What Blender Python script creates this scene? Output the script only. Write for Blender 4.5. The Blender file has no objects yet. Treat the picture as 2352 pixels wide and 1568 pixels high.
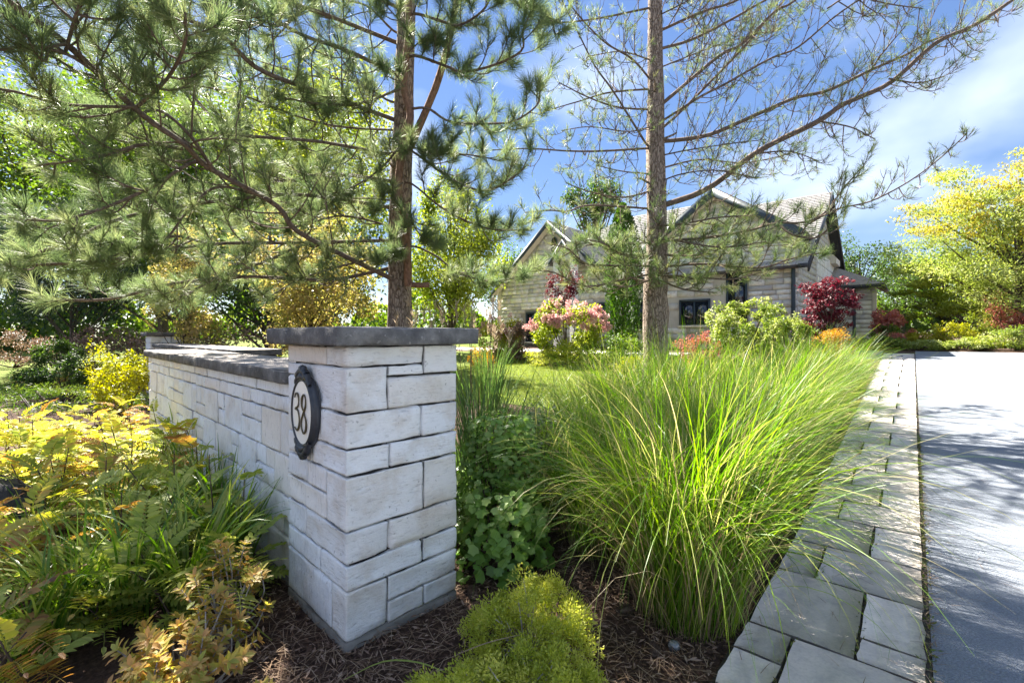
import bpy, math, random
import numpy as np
from mathutils import Vector, Matrix, noise

random.seed(11)
rng = np.random.default_rng(11)
R = math.radians
SC = bpy.context.scene
COL = SC.collection

# ------------------------------------------------------------------ camera, sky, sun, exposure
HC = 1.4
cam_d = bpy.data.cameras.new('camera'); cam = bpy.data.objects.new('camera', cam_d); COL.objects.link(cam)
cam.location = (0, 0, HC); cam.rotation_euler = (R(90), 0, 0)
cam_d.sensor_width = 36; cam_d.lens = 36 * 1065 / 2352; cam_d.shift_y = -14 / 2352
SC.render.use_persistent_data = False
cam_d.clip_start = 0.05; cam_d.clip_end = 1500
SC.camera = cam

SUN_DIR = Vector((-0.400, 0.535, 0.744)).normalized()
EL = math.asin(SUN_DIR.z); AZ = math.atan2(SUN_DIR.x, SUN_DIR.y)
world = bpy.data.worlds.new('World'); SC.world = world; world.use_nodes = True
nt = world.node_tree; nt.nodes.clear()
def wn(t, **k):
    n = nt.nodes.new(t)
    for a, b in k.items(): setattr(n, a, b)
    return n
sky = wn('ShaderNodeTexSky', sky_type='NISHITA', sun_disc=False)
sky.sun_elevation = EL; sky.sun_rotation = AZ; sky.air_density = 1.0; sky.dust_density = 0.05; sky.ozone_density = 4.0
hs = wn('ShaderNodeHueSaturation'); hs.inputs['Hue'].default_value = 0.517; hs.inputs['Saturation'].default_value = 1.50; hs.inputs['Value'].default_value = 0.215
gm = wn('ShaderNodeGamma'); gm.inputs[1].default_value = 0.55                  # evens out the bright horizon
nt.links.new(sky.outputs[0], gm.inputs[0]); nt.links.new(gm.outputs[0], hs.inputs['Color'])
tc = wn('ShaderNodeTexCoord')
mp = wn('ShaderNodeMapping'); mp.inputs['Scale'].default_value = (1.0, 1.0, 1.7); mp.inputs['Rotation'].default_value = (0.2, -0.5, 0.4); mp.inputs['Location'].default_value = (7, 2.4, 5)
nt.links.new(tc.outputs['Generated'], mp.inputs['Vector'])
nz = wn('ShaderNodeTexNoise'); nz.inputs['Scale'].default_value = 1.7; nz.inputs['Detail'].default_value = 6; nz.inputs['Roughness'].default_value = 0.46; nz.inputs['Distortion'].default_value = 0.35
nt.links.new(mp.outputs[0], nz.inputs['Vector'])
cr = wn('ShaderNodeValToRGB'); cr.color_ramp.elements[0].position = 0.46; cr.color_ramp.elements[1].position = 0.86
cr.color_ramp.elements[0].color = (0, 0, 0, 1); cr.color_ramp.elements[1].color = (0.85, 0.85, 0.85, 1)
nt.links.new(nz.outputs['Fac'], cr.inputs[0])
mx = wn('ShaderNodeMixRGB'); mx.inputs[2].default_value = (1.46, 1.52, 1.60, 1)
nt.links.new(cr.outputs[0], mx.inputs[0]); nt.links.new(hs.outputs[0], mx.inputs[1])
bg = wn('ShaderNodeBackground'); bg.inputs[1].default_value = 0.15
world.cycles.sampling_method = 'MANUAL'; world.cycles.sample_map_resolution = 512
nt.links.new(mx.outputs[0], bg.inputs[0])
wo = wn('ShaderNodeOutputWorld'); nt.links.new(bg.outputs[0], wo.inputs[0])

sun_d = bpy.data.lights.new('sun', 'SUN'); sun_d.energy = 2.5; sun_d.angle = R(0.53); sun_d.color = (1.0, 0.94, 0.84)
sun = bpy.data.objects.new('sun', sun_d); COL.objects.link(sun); sun.location = SUN_DIR * 40
sun.rotation_euler = SUN_DIR.to_track_quat('Z', 'Y').to_euler()

vs = SC.view_settings
vs.view_transform = 'Standard'; vs.look = 'None'; vs.exposure = 3.6; vs.gamma = 1.0; vs.use_curve_mapping = False
SC.cycles.use_denoising = True
SC.cycles.max_bounces = 7; SC.cycles.diffuse_bounces = 4; SC.cycles.glossy_bounces = 2
SC.cycles.transmission_bounces = 6; SC.cycles.transparent_max_bounces = 8
SC.cycles.caustics_reflective = False; SC.cycles.caustics_refractive = False

# ------------------------------------------------------------------ frames of reference
U = np.array([0.6534, 0.757]); RT = np.array([0.757, -0.6534]); V = -RT      # along the drive / to its right / to its left
def SL(s, l): p = U * s + RT * l; return float(p[0]), float(p[1])
def prof(s):
    s = np.asarray(s, float)
    a = np.clip(s - 2.5, 0, 16.0)
    soft = np.where(a < 2, a * a / 4, a - 1)
    return 0.0665 * soft + 0.012 * np.clip(s - 18.5, 0, 60)
def zg(x, y): return prof(np.asarray(x) * U[0] + np.asarray(y) * U[1])
def at(px, py, d): return np.array([(px - 1176) / 1065 * d, d, HC - (py - 770) / 1065 * d])
def gx(px, d):                                                      # the ground point at distance d along a sight line
    x = (px - 1176) / 1065 * d
    return np.array([x, d, float(zg(x, d))])

# ------------------------------------------------------------------ materials
def new_mat(name):
    m = bpy.data.materials.new(name); m.use_nodes = True
    n = m.node_tree; n.nodes.clear(); return m, n
def nd(n, t, **k):
    x = n.nodes.new(t)
    for a, b in k.items():
        if a in x.inputs.keys() if isinstance(a, str) else False: x.inputs[a].default_value = b
        else: setattr(x, a, b)
    return x
def ramp(n, fac, stops):
    r = nd(n, 'ShaderNodeValToRGB'); e = r.color_ramp.elements
    while len(e) < len(stops): e.new(0.5)
    for i, (p, c) in enumerate(stops): e[i].position = p; e[i].color = (*c, 1) if len(c) == 3 else c
    n.links.new(fac, r.inputs[0]); return r.outputs[0]
def noise_n(n, vec, scale, detail=4, rough=0.55, dist=0.0):
    t = nd(n, 'ShaderNodeTexNoise'); t.inputs['Scale'].default_value = scale; t.inputs['Detail'].default_value = detail
    t.inputs['Roughness'].default_value = rough; t.inputs['Distortion'].default_value = dist
    if vec is not None: n.links.new(vec, t.inputs['Vector'])
    return t.outputs['Fac']
def mixc(n, fac, a, b, mode='MIX'):
    m = nd(n, 'ShaderNodeMixRGB'); m.blend_type = mode
    for i, v in enumerate((fac, a, b)):
        if hasattr(v, 'is_linked') or hasattr(v, 'links'): n.links.new(v, m.inputs[i])
        elif isinstance(v, (int, float)): m.inputs[i].default_value = v
        else: m.inputs[i].default_value = (*v, 1)
    return m.outputs[0]
def coords(n, kind='Object', scale=(1, 1, 1)):
    t = nd(n, 'ShaderNodeTexCoord'); m = nd(n, 'ShaderNodeMapping'); m.inputs['Scale'].default_value = scale
    n.links.new(t.outputs[kind], m.inputs[0]); return m.outputs[0]
def wpos(n, scale=(1, 1, 1)):
    t = nd(n, 'ShaderNodeNewGeometry'); m = nd(n, 'ShaderNodeMapping'); m.inputs['Scale'].default_value = scale
    n.links.new(t.outputs['Position'], m.inputs[0]); return m.outputs[0]
def finish(m, n, col, rough=0.8, bump=None, bstr=0.4, bdist=0.01, spec=0.3, metal=0.0):
    p = nd(n, 'ShaderNodeBsdfPrincipled'); p.inputs['Roughness'].default_value = rough; p.inputs['Metallic'].default_value = metal
    p.inputs['Specular IOR Level'].default_value = spec
    if hasattr(col, 'links'): n.links.new(col, p.inputs['Base Color'])
    else: p.inputs['Base Color'].default_value = (*col, 1)
    if bump is not None:
        b = nd(n, 'ShaderNodeBump'); b.inputs['Strength'].default_value = bstr; b.inputs['Distance'].default_value = bdist
        n.links.new(bump, b.inputs['Height']); n.links.new(b.outputs[0], p.inputs['Normal'])
    o = nd(n, 'ShaderNodeOutputMaterial'); n.links.new(p.outputs[0], o.inputs[0]); return m
def leaf_mat(name, cols, trans=0.45, rough=0.5, spec=0.35, tsat=1.15, tval=1.3):
    m, n = new_mat(name)
    a = nd(n, 'ShaderNodeAttribute'); a.attribute_name = 'rnd'
    c = ramp(n, a.outputs['Fac'], [(i / max(1, len(cols) - 1), cc) for i, cc in enumerate(cols)])
    p = nd(n, 'ShaderNodeBsdfPrincipled'); p.inputs['Roughness'].default_value = rough; p.inputs['Specular IOR Level'].default_value = spec
    n.links.new(c, p.inputs['Base Color'])
    h = nd(n, 'ShaderNodeHueSaturation'); h.inputs['Saturation'].default_value = tsat; h.inputs['Value'].default_value = tval
    n.links.new(c, h.inputs['Color'])
    t = nd(n, 'ShaderNodeBsdfTranslucent'); n.links.new(h.outputs[0], t.inputs['Color'])
    x = nd(n, 'ShaderNodeMixShader'); x.inputs[0].default_value = trans
    n.links.new(p.outputs[0], x.inputs[1]); n.links.new(t.outputs[0], x.inputs[2])
    o = nd(n, 'ShaderNodeOutputMaterial'); n.links.new(x.outputs[0], o.inputs[0]); return m
def stone_mat(name, tones, stain, streak=(3, 3, 14), bstr=0.6):
    m, n = new_mat(name)
    oi = nd(n, 'ShaderNodeObjectInfo')
    w = wpos(n)
    base = ramp(n, oi.outputs['Random'], [(i / (len(tones) - 1), t) for i, t in enumerate(tones)])
    big = noise_n(n, w, 5.0, 5, 0.6)
    c1 = mixc(n, ramp(n, big, [(0.48, (0, 0, 0)), (0.72, (0.7, 0.7, 0.7))]), base, stain)
    fine = noise_n(n, wpos(n, streak), 6.0, 6, 0.65)
    c2 = mixc(n, 0.75, c1, ramp(n, fine, [(0.30, (0.52, 0.51, 0.50)), (0.40, (0.90, 0.90, 0.90)), (0.5, (1.0, 1.0, 1.0))]), 'MULTIPLY')
    spots = noise_n(n, w, 42.0, 3, 0.5)
    c3 = mixc(n, ramp(n, spots, [(0.66, (0, 0, 0)), (0.74, (0.5, 0.5, 0.5))]), c2, (0.16, 0.14, 0.12))
    h = mixc(n, 0.5, fine, noise_n(n, w, 24.0, 6, 0.7))
    return finish(m, n, c3, 0.85, h, bstr, 0.022, 0.25)

M = {}
M['stone'] = stone_mat('pale_limestone', [(0.72, 0.71, 0.69), (0.81, 0.81, 0.81), (0.84, 0.84, 0.84), (0.77, 0.73, 0.67), (0.82, 0.83, 0.85)], (0.55, 0.47, 0.38))
M['stone_v'] = stone_mat('pale_limestone_upright', [(0.74, 0.74, 0.75), (0.82, 0.83, 0.85), (0.84, 0.85, 0.86), (0.80, 0.74, 0.67), (0.79, 0.81, 0.86)], (0.62, 0.57, 0.51), (12, 12, 2.2))
M['house_stone'] = stone_mat('house_ashlar', [(0.48, 0.46, 0.42), (0.62, 0.60, 0.56), (0.72, 0.70, 0.65), (0.78, 0.75, 0.69), (0.38, 0.37, 0.36)], (0.56, 0.48, 0.38), (2, 2, 6), 0.4)
def cap_mat():
    m, n = new_mat('weathered_capstone')
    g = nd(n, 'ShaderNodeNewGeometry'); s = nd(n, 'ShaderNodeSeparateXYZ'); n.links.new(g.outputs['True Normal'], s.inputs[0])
    w = wpos(n)
    a = noise_n(n, w, 7, 6, 0.65); b = noise_n(n, w, 38, 4, 0.6)
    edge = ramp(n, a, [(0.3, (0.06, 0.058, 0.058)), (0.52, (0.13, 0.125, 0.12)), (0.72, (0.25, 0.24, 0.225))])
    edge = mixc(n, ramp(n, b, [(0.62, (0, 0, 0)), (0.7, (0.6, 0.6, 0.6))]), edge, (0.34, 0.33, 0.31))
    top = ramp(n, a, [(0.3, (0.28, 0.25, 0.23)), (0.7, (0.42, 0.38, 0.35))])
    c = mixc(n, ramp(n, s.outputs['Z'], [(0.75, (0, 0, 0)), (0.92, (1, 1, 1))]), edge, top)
    return finish(m, n, c, 0.9, mixc(n, 0.5, a, b), 0.8, 0.02, 0.2)
M['cap'] = cap_mat()
def simple(name, c1, c2, scale=8, rough=0.8, bstr=0.4, bdist=0.01, sc=(1, 1, 1), spec=0.3, metal=0.0):
    m, n = new_mat(name); f = noise_n(n, wpos(n, sc), scale, 6, 0.62)
    return finish(m, n, ramp(n, f, [(0.3, c1), (0.7, c2)]), rough, f, bstr, bdist, spec, metal)
M['mortar'] = simple('dark_joint', (0.035, 0.032, 0.03), (0.07, 0.065, 0.06), 20)
M['plinth'] = simple('concrete_plinth', (0.16, 0.15, 0.13), (0.27, 0.25, 0.22), 14, 0.9, 0.5)
M['iron'] = simple('dark_iron', (0.018, 0.022, 0.03), (0.04, 0.045, 0.055), 30, 0.42, 0.3, 0.004, spec=0.5)
M['enamel'] = simple('cream_plaque_face', (0.84, 0.81, 0.74), (0.88, 0.86, 0.80), 3, 0.35, 0.02, spec=0.5)
M['digit'] = simple('dark_bronze_digit', (0.05, 0.038, 0.02), (0.10, 0.075, 0.03), 60, 0.45, 0.1, spec=0.5)
M['bark_pine'] = simple('grey_pine_bark', (0.13, 0.10, 0.08), (0.46, 0.37, 0.30), 11, 0.95, 1.0, 0.03, (4, 4, 0.9), 0.1)
def bark_mat():
    m, n = new_mat('plated_pine_bark'); w = wpos(n, (1, 1, .38)); v = nd(n, 'ShaderNodeTexVoronoi'); v.feature = 'DISTANCE_TO_EDGE'; v.inputs['Scale'].default_value = 22
    f = noise_n(n, wpos(n, (4, 4, 1)), 11, 6, .65); wob = nd(n, 'ShaderNodeVectorMath'); wob.operation = 'ADD'
    g = nd(n, 'ShaderNodeTexNoise'); g.inputs['Scale'].default_value = 16; n.links.new(w, g.inputs['Vector']); sc_ = nd(n, 'ShaderNodeVectorMath'); sc_.operation = 'SCALE'; sc_.inputs['Scale'].default_value = .09
    n.links.new(g.outputs['Color'], sc_.inputs[0]); n.links.new(w, wob.inputs[0]); n.links.new(sc_.outputs[0], wob.inputs[1]); n.links.new(wob.outputs[0], v.inputs['Vector'])
    crack = ramp(n, v.outputs['Distance'], [(0.0, (.38, .34, .32)), (0.14, (1, 1, 1))])
    c = mixc(n, 0.9, ramp(n, f, [(0.3, (0.15, 0.115, 0.09)), (0.7, (0.46, 0.375, 0.31))]), crack, 'MULTIPLY')
    return finish(m, n, c, 0.95, mixc(n, 0.5, f, crack), 1.0, 0.035, 0.1)
M['bark_pine'] = bark_mat()
M['bark_red'] = simple('reddish_pine_bark', (0.12, 0.07, 0.048), (0.33, 0.20, 0.135), 12, 0.95, 0.8, 0.02, (3, 3, 1.2), 0.1)
M['bark_twig'] = simple('brown_pine_twig', (0.085, 0.063, 0.052), (0.21, 0.16, 0.128), 25, 0.9, 0.6, 0.01, (1, 1, 1), 0.1)
M['bark_tree'] = simple('deciduous_bark', (0.045, 0.037, 0.03), (0.13, 0.105, 0.085), 14, 0.95, 0.8, 0.02, (3, 3, 0.8), 0.1)
M['twig_grey'] = simple('pale_dry_twig', (0.22, 0.19, 0.17), (0.46, 0.42, 0.38), 30, 0.9, 0.3)
M['twig_brown'] = simple('brown_twig', (0.06, 0.042, 0.03), (0.14, 0.10, 0.07), 30, 0.9, 0.3)
M['teal'] = simple('slate_blue_trim', (0.030, 0.045, 0.058), (0.045, 0.062, 0.078), 5, 0.5, 0.05)
M['soffit'] = simple('dark_soffit', (0.028, 0.030, 0.034), (0.05, 0.052, 0.058), 6, 0.6, 0.05)
M['shingle'] = simple('grey_shingle', (0.29, 0.275, 0.262), (0.39, 0.37, 0.352), 6, 0.9, 0.5, 0.01, (1, 1, 1), 0.2)
M['shingle_dark'] = simple('shingle_underlay', (0.06, 0.055, 0.05), (0.10, 0.09, 0.085), 9, 0.9, 0.3)
M['cream_trim'] = simple('cream_trim', (0.58, 0.52, 0.42), (0.66, 0.60, 0.50), 5, 0.6, 0.05)
M['glass'] = simple('dark_window_glass', (0.012, 0.016, 0.022), (0.02, 0.026, 0.034), 1.5, 0.06, 0.0, spec=0.8)
M['concrete'] = simple('pale_concrete_path', (0.42, 0.40, 0.37), (0.54, 0.52, 0.48), 12, 0.9, 0.3)
M['boulder'] = simple('dark_boulder', (0.03, 0.028, 0.027), (0.13, 0.12, 0.115), 7, 0.9, 1.0, 0.03)
M['cone'] = simple('pine_cone', (0.06, 0.04, 0.028), (0.20, 0.14, 0.10), 40, 0.9, 0.6)
M['lamp_glass'] = simple('clear_lamp_dome', (0.05, 0.055, 0.06), (0.16, 0.17, 0.18), 60, 0.05, 0.1, spec=0.9)
M['lamp_body'] = simple('black_lamp_body', (0.02, 0.02, 0.022), (0.04, 0.04, 0.045), 20, 0.4, 0.1)
def asphalt():
    m, n = new_mat('worn_asphalt'); w = wpos(n)
    f = noise_n(n, w, 130, 3, 0.6); g = noise_n(n, w, 1.3, 5, 0.6); v = nd(n, 'ShaderNodeTexVoronoi'); v.inputs['Scale'].default_value = 160
    n.links.new(w, v.inputs['Vector'])
    c = ramp(n, g, [(0.3, (0.165, 0.185, 0.215)), (0.7, (0.23, 0.25, 0.285))])
    c = mixc(n, 0.75, c, ramp(n, f, [(0.3, (0.5, 0.5, 0.5)), (0.6, (1, 1, 1)), (0.75, (1.35, 1.35, 1.35))]), 'MULTIPLY')
    return finish(m, n, c, 0.85, v.outputs['Distance'], 0.7, 0.006, 0.3)
M['asphalt'] = asphalt()
def paver_mat():
    m, n = new_mat('flagstone'); w = wpos(n); oi = nd(n, 'ShaderNodeObjectInfo')
    b = ramp(n, oi.outputs['Random'], [(0, (0.46, 0.42, 0.385)), (0.5, (0.58, 0.53, 0.48)), (1, (0.66, 0.60, 0.54))])
    f = noise_n(n, w, 9, 7, 0.65, 0.6); k = noise_n(n, w, 90, 3, 0.6)
    c = mixc(n, 0.8, b, ramp(n, f, [(0.3, (0.70, 0.70, 0.74)), (0.6, (1.05, 1.03, 1.0))]), 'MULTIPLY')
    c = mixc(n, 0.5, c, ramp(n, k, [(0.3, (0.75, 0.75, 0.75)), (0.6, (1.05, 1.05, 1.05))]), 'MULTIPLY')
    return finish(m, n, c, 0.85, mixc(n, 0.35, f, k), 0.5, 0.006, 0.25)
M['paver'] = paver_mat()
M['joint'] = simple('paver_joint_soil', (0.03, 0.026, 0.02), (0.075, 0.065, 0.05), 30, 0.95, 0.6)
M['moss'] = leaf_mat('joint_moss', [(0.07, 0.10, 0.02), (0.13, 0.17, 0.03), (0.18, 0.15, 0.05)], 0.2)
def mulch_mat():
    m, n = new_mat('bark_mulch'); w = wpos(n); f = noise_n(n, w, 38, 6, 0.7, 0.5); g = noise_n(n, w, 3, 4)
    c = ramp(n, f, [(0.3, (0.04, 0.024, 0.018)), (0.55, (0.10, 0.062, 0.045)), (0.75, (0.19, 0.125, 0.09))])
    c = mixc(n, 0.4, c, ramp(n, g, [(0.3, (0.6, 0.6, 0.6)), (0.7, (1.1, 1.1, 1.1))]), 'MULTIPLY')
    return finish(m, n, c, 0.95, f, 1.0, 0.03, 0.15)
M['mulch'] = mulch_mat()
M['chip'] = leaf_mat('bark_chip', [(0.06, 0.037, 0.027), (0.13, 0.082, 0.058), (0.23, 0.155, 0.115), (0.36, 0.265, 0.20)], 0.0, 0.9, 0.1)
M['straw'] = leaf_mat('fallen_needle', [(0.12, 0.075, 0.045), (0.24, 0.16, 0.10), (0.36, 0.27, 0.19)], 0.1, 0.8, 0.2)
def lawn_mat():
    m, n = new_mat('lawn_turf'); w = wpos(n); f = noise_n(n, w, 60, 5, 0.7); g = noise_n(n, w, 0.8, 4)
    c = ramp(n, f, [(0.3, (0.055, 0.085, 0.012)), (0.7, (0.16, 0.20, 0.03))])
    c = mixc(n, 0.5, c, ramp(n, g, [(0.3, (0.8, 0.85, 0.7)), (0.7, (1.2, 1.1, 1.0))]), 'MULTIPLY')
    return finish(m, n, c, 0.9, f, 0.8, 0.03, 0.1)
M['lawn'] = lawn_mat()
L = leaf_mat
M['lawn_blade'] = L('lawn_blade', [(0.10, 0.15, 0.015), (0.18, 0.22, 0.03), (0.24, 0.26, 0.045)], 0.5)
M['needle'] = L('pine_needle', [(0.075, 0.125, 0.048), (0.125, 0.180, 0.070), (0.185, 0.235, 0.095), (0.29, 0.31, 0.135)], 0.5, 0.5, 0.35, 1.05, 1.3)
M['needle2'] = L('pine_needle_sparse', [(0.060, 0.105, 0.035), (0.10, 0.155, 0.05), (0.16, 0.205, 0.07), (0.27, 0.265, 0.10)], 0.45, 0.5, 0.35, 1.05, 1.4)
M['misc_grass'] = L('silver_grass_blade', [(0.075, 0.165, 0.016), (0.13, 0.235, 0.022), (0.21, 0.30, 0.032), (0.34, 0.36, 0.10), (0.50, 0.42, 0.22)], 0.5, 0.4, 0.4, 1.12, 1.4)
M['misc_base'] = L('tan_grass_stalk', [(0.16, 0.11, 0.07), (0.28, 0.20, 0.11), (0.42, 0.33, 0.20)], 0.3)
M['daylily'] = L('daylily_leaf', [(0.08, 0.17, 0.02), (0.13, 0.23, 0.03), (0.21, 0.30, 0.05), (0.34, 0.36, 0.09)], 0.45, 0.35, 0.5)
M['reed'] = L('reed_leaf', [(0.07, 0.14, 0.03), (0.11, 0.19, 0.05), (0.18, 0.25, 0.08)], 0.45, 0.35, 0.5)
M['plume'] = L('dry_plume', [(0.30, 0.22, 0.14), (0.46, 0.38, 0.28)], 0.4)
M['frond_green'] = L('frond_green', [(0.24, 0.31, 0.06), (0.36, 0.41, 0.09), (0.50, 0.51, 0.15)], 0.45)
M['frond_yellow'] = L('frond_yellow', [(0.33, 0.38, 0.06), (0.48, 0.48, 0.08), (0.54, 0.47, 0.11), (0.50, 0.35, 0.11)], 0.5)
M['frond_orange'] = L('frond_orange', [(0.28, 0.26, 0.06), (0.40, 0.30, 0.08), (0.42, 0.22, 0.08), (0.28, 0.13, 0.06)], 0.45)
M['azalea'] = L('azalea_leaf', [(0.34, 0.36, 0.07), (0.46, 0.36, 0.10), (0.54, 0.31, 0.12), (0.40, 0.40, 0.09)], 0.45)
M['juniper'] = L('golden_juniper', [(0.24, 0.30, 0.05), (0.38, 0.42, 0.06), (0.52, 0.54, 0.10), (0.62, 0.60, 0.16)], 0.45)
M['juniper_dark'] = L('green_juniper', [(0.06, 0.12, 0.02), (0.11, 0.18, 0.03), (0.20, 0.23, 0.05)], 0.35)
M['lobed'] = L('lobed_leaf', [(0.10, 0.21, 0.035), (0.15, 0.28, 0.05), (0.22, 0.36, 0.07), (0.34, 0.45, 0.14)], 0.42, 0.35, 0.5)
M['small_pale'] = L('small_pale_leaf', [(0.14, 0.21, 0.06), (0.22, 0.29, 0.10), (0.36, 0.40, 0.20), (0.55, 0.56, 0.42)], 0.45)
M['g_dark'] = L('dark_green_leaf', [(0.028, 0.060, 0.014), (0.055, 0.10, 0.02), (0.09, 0.14, 0.03)], 0.45)
M['g_mid'] = L('mid_green_leaf', [(0.06, 0.11, 0.018), (0.105, 0.165, 0.026), (0.18, 0.22, 0.04)], 0.5)
M['g_light'] = L('light_green_leaf', [(0.15, 0.21, 0.03), (0.25, 0.30, 0.045), (0.37, 0.39, 0.08)], 0.5)
M['g_yellow'] = L('yellow_leaf', [(0.19, 0.22, 0.055), (0.31, 0.29, 0.085), (0.40, 0.33, 0.12), (0.38, 0.28, 0.14)], 0.5)
M['g_lime'] = L('lime_yellow_leaf', [(0.20, 0.23, 0.02), (0.32, 0.32, 0.03), (0.40, 0.35, 0.04)], 0.5)
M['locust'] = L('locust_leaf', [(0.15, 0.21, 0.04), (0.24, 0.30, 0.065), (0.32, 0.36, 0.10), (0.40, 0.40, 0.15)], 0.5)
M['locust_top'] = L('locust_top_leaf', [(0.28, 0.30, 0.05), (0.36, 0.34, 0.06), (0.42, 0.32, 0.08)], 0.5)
M['brownleaf'] = L('brown_leaf', [(0.08, 0.05, 0.035), (0.17, 0.10, 0.07), (0.26, 0.17, 0.12), (0.10, 0.10, 0.04)], 0.3)
M['red'] = L('crimson_leaf', [(0.07, 0.012, 0.018), (0.12, 0.02, 0.03), (0.19, 0.045, 0.05)], 0.35)
M['salmon'] = L('salmon_leaf', [(0.28, 0.07, 0.06), (0.42, 0.14, 0.11), (0.5, 0.24, 0.18)], 0.4)
M['orange'] = L('orange_leaf', [(0.32, 0.16, 0.03), (0.46, 0.23, 0.05), (0.40, 0.30, 0.05)], 0.45)
M['varieg'] = L('variegated_leaf', [(0.09, 0.15, 0.025), (0.16, 0.22, 0.04), (0.27, 0.31, 0.07), (0.42, 0.44, 0.22)], 0.45)
M['pink'] = L('pink_petal', [(0.48, 0.24, 0.24), (0.60, 0.36, 0.34), (0.66, 0.50, 0.44)], 0.4)
M['g_pine_far'] = L('spruce_needle', [(0.012, 0.032, 0.016), (0.025, 0.05, 0.022), (0.05, 0.075, 0.03)], 0.2)

# ------------------------------------------------------------------ object helpers
def tag(o, label=None, cat=None, group=None, kind=None):
    if label: o['label'] = label
    if cat: o['category'] = cat
    if group: o['group'] = group
    if kind: o['kind'] = kind
    return o
def empty(name, loc=(0, 0, 0), rz=0.0, label=None, cat=None, group=None):
    o = bpy.data.objects.new(name, None); COL.objects.link(o); o.location = loc; o.rotation_euler = (0, 0, rz)
    o.empty_display_size = 0.2
    return tag(o, label, cat, group)
def link(name, me, parent=None, loc=None):
    o = bpy.data.objects.new(name, me); COL.objects.link(o)
    if parent is not None: o.parent = parent
    if loc is not None: o.location = loc
    return o
def mesh_np(name, v, f, mat, rnd=None, smooth=False):
    me = bpy.data.meshes.new(name); v = np.asarray(v, np.float32).reshape(-1, 3); f = np.asarray(f, np.int32); k = f.shape[1]
    me.vertices.add(len(v)); me.vertices.foreach_set('co', v.ravel())
    me.loops.add(f.size); me.loops.foreach_set('vertex_index', f.ravel())
    me.polygons.add(len(f)); me.polygons.foreach_set('loop_start', np.arange(0, f.size, k, dtype=np.int32))
    if smooth: me.polygons.foreach_set('use_smooth', np.ones(len(f), bool))
    if rnd is not None:
        a = me.attributes.new('rnd', 'FLOAT', 'POINT'); a.data.foreach_set('value', np.asarray(rnd, np.float32))
    me.materials.append(mat); me.update(calc_edges=True); return me
class Acc:
    """collects triangles of one part"""
    def __init__(s, origin=(0, 0, 0)): s.v = []; s.f = []; s.r = []; s.n = 0; s.o = np.asarray(origin, float)
    def add(s, v, f, r=None):
        v = np.asarray(v, float).reshape(-1, 3); f = np.asarray(f, int)
        if f.shape[1] == 4: f = np.concatenate([f[:, [0, 1, 2]], f[:, [0, 2, 3]]])
        s.v.append(v - s.o); s.f.append(f + s.n); s.r.append(np.zeros(len(v)) if r is None else np.asarray(r, float)); s.n += len(v)
    def build(s, name, mat, parent=None, smooth=False):
        if not s.v: return None
        me = mesh_np(name, np.concatenate(s.v), np.concatenate(s.f), mat, np.concatenate(s.r), smooth)
        return link(name, me, parent)
def nrm(a): return a / np.maximum(np.linalg.norm(a, axis=-1, keepdims=True), 1e-9)
def rdir(n): return nrm(rng.normal(size=(n, 3)))
def tube(acc, path, rad, sides=6, wob=0.0):
    p = np.asarray(path, float); n = len(p); rad = np.broadcast_to(np.asarray(rad, float), (n,))
    t = nrm(np.gradient(p, axis=0)); ref = np.array([0.31, 0.22, 0.92]) if abs(t[:, 2]).mean() < 0.8 else np.array([0.95, 0.3, 0.05])
    a = nrm(np.cross(t, ref)); b = np.cross(t, a); ang = np.arange(sides) * 2 * math.pi / sides
    rr = rad[:, None] * (1 + wob * rng.normal(size=(n, sides)))
    v = p[:, None] + rr[..., None] * (np.cos(ang)[None, :, None] * a[:, None] + np.sin(ang)[None, :, None] * b[:, None])
    i = np.arange(n - 1)[:, None] * sides; j = np.arange(sides)[None]; j2 = (j + 1) % sides
    f = np.stack([i + j, i + j2, i + sides + j2, i + sides + j], -1).reshape(-1, 4)
    vv = np.concatenate([v.reshape(-1, 3), p[-1:] + t[-1:] * rad[-1] * 0.5])
    acc.add(vv, f, np.full(len(vv), rng.random()))
    k = (n - 1) * sides; jj = np.arange(sides)
    acc.f[-1] = np.concatenate([acc.f[-1], np.stack([k + jj, k + (jj + 1) % sides, np.full(sides, n * sides)], 1) + acc.n - len(vv)])
def catmull(pts, n):
    p = np.asarray(pts, float); m = len(p); q = np.concatenate([[2 * p[0] - p[1]], p, [2 * p[-1] - p[-2]]])
    u = np.linspace(0, m - 1 - 1e-6, n); i = u.astype(int); t = (u - i)[:, None]
    a, b, c, d = q[i], q[i + 1], q[i + 2], q[i + 3]
    return 0.5 * (2 * b + (c - a) * t + (2 * a - 5 * b + 4 * c - d) * t ** 2 + (3 * b - 3 * c + d - a) * t ** 3)
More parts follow.
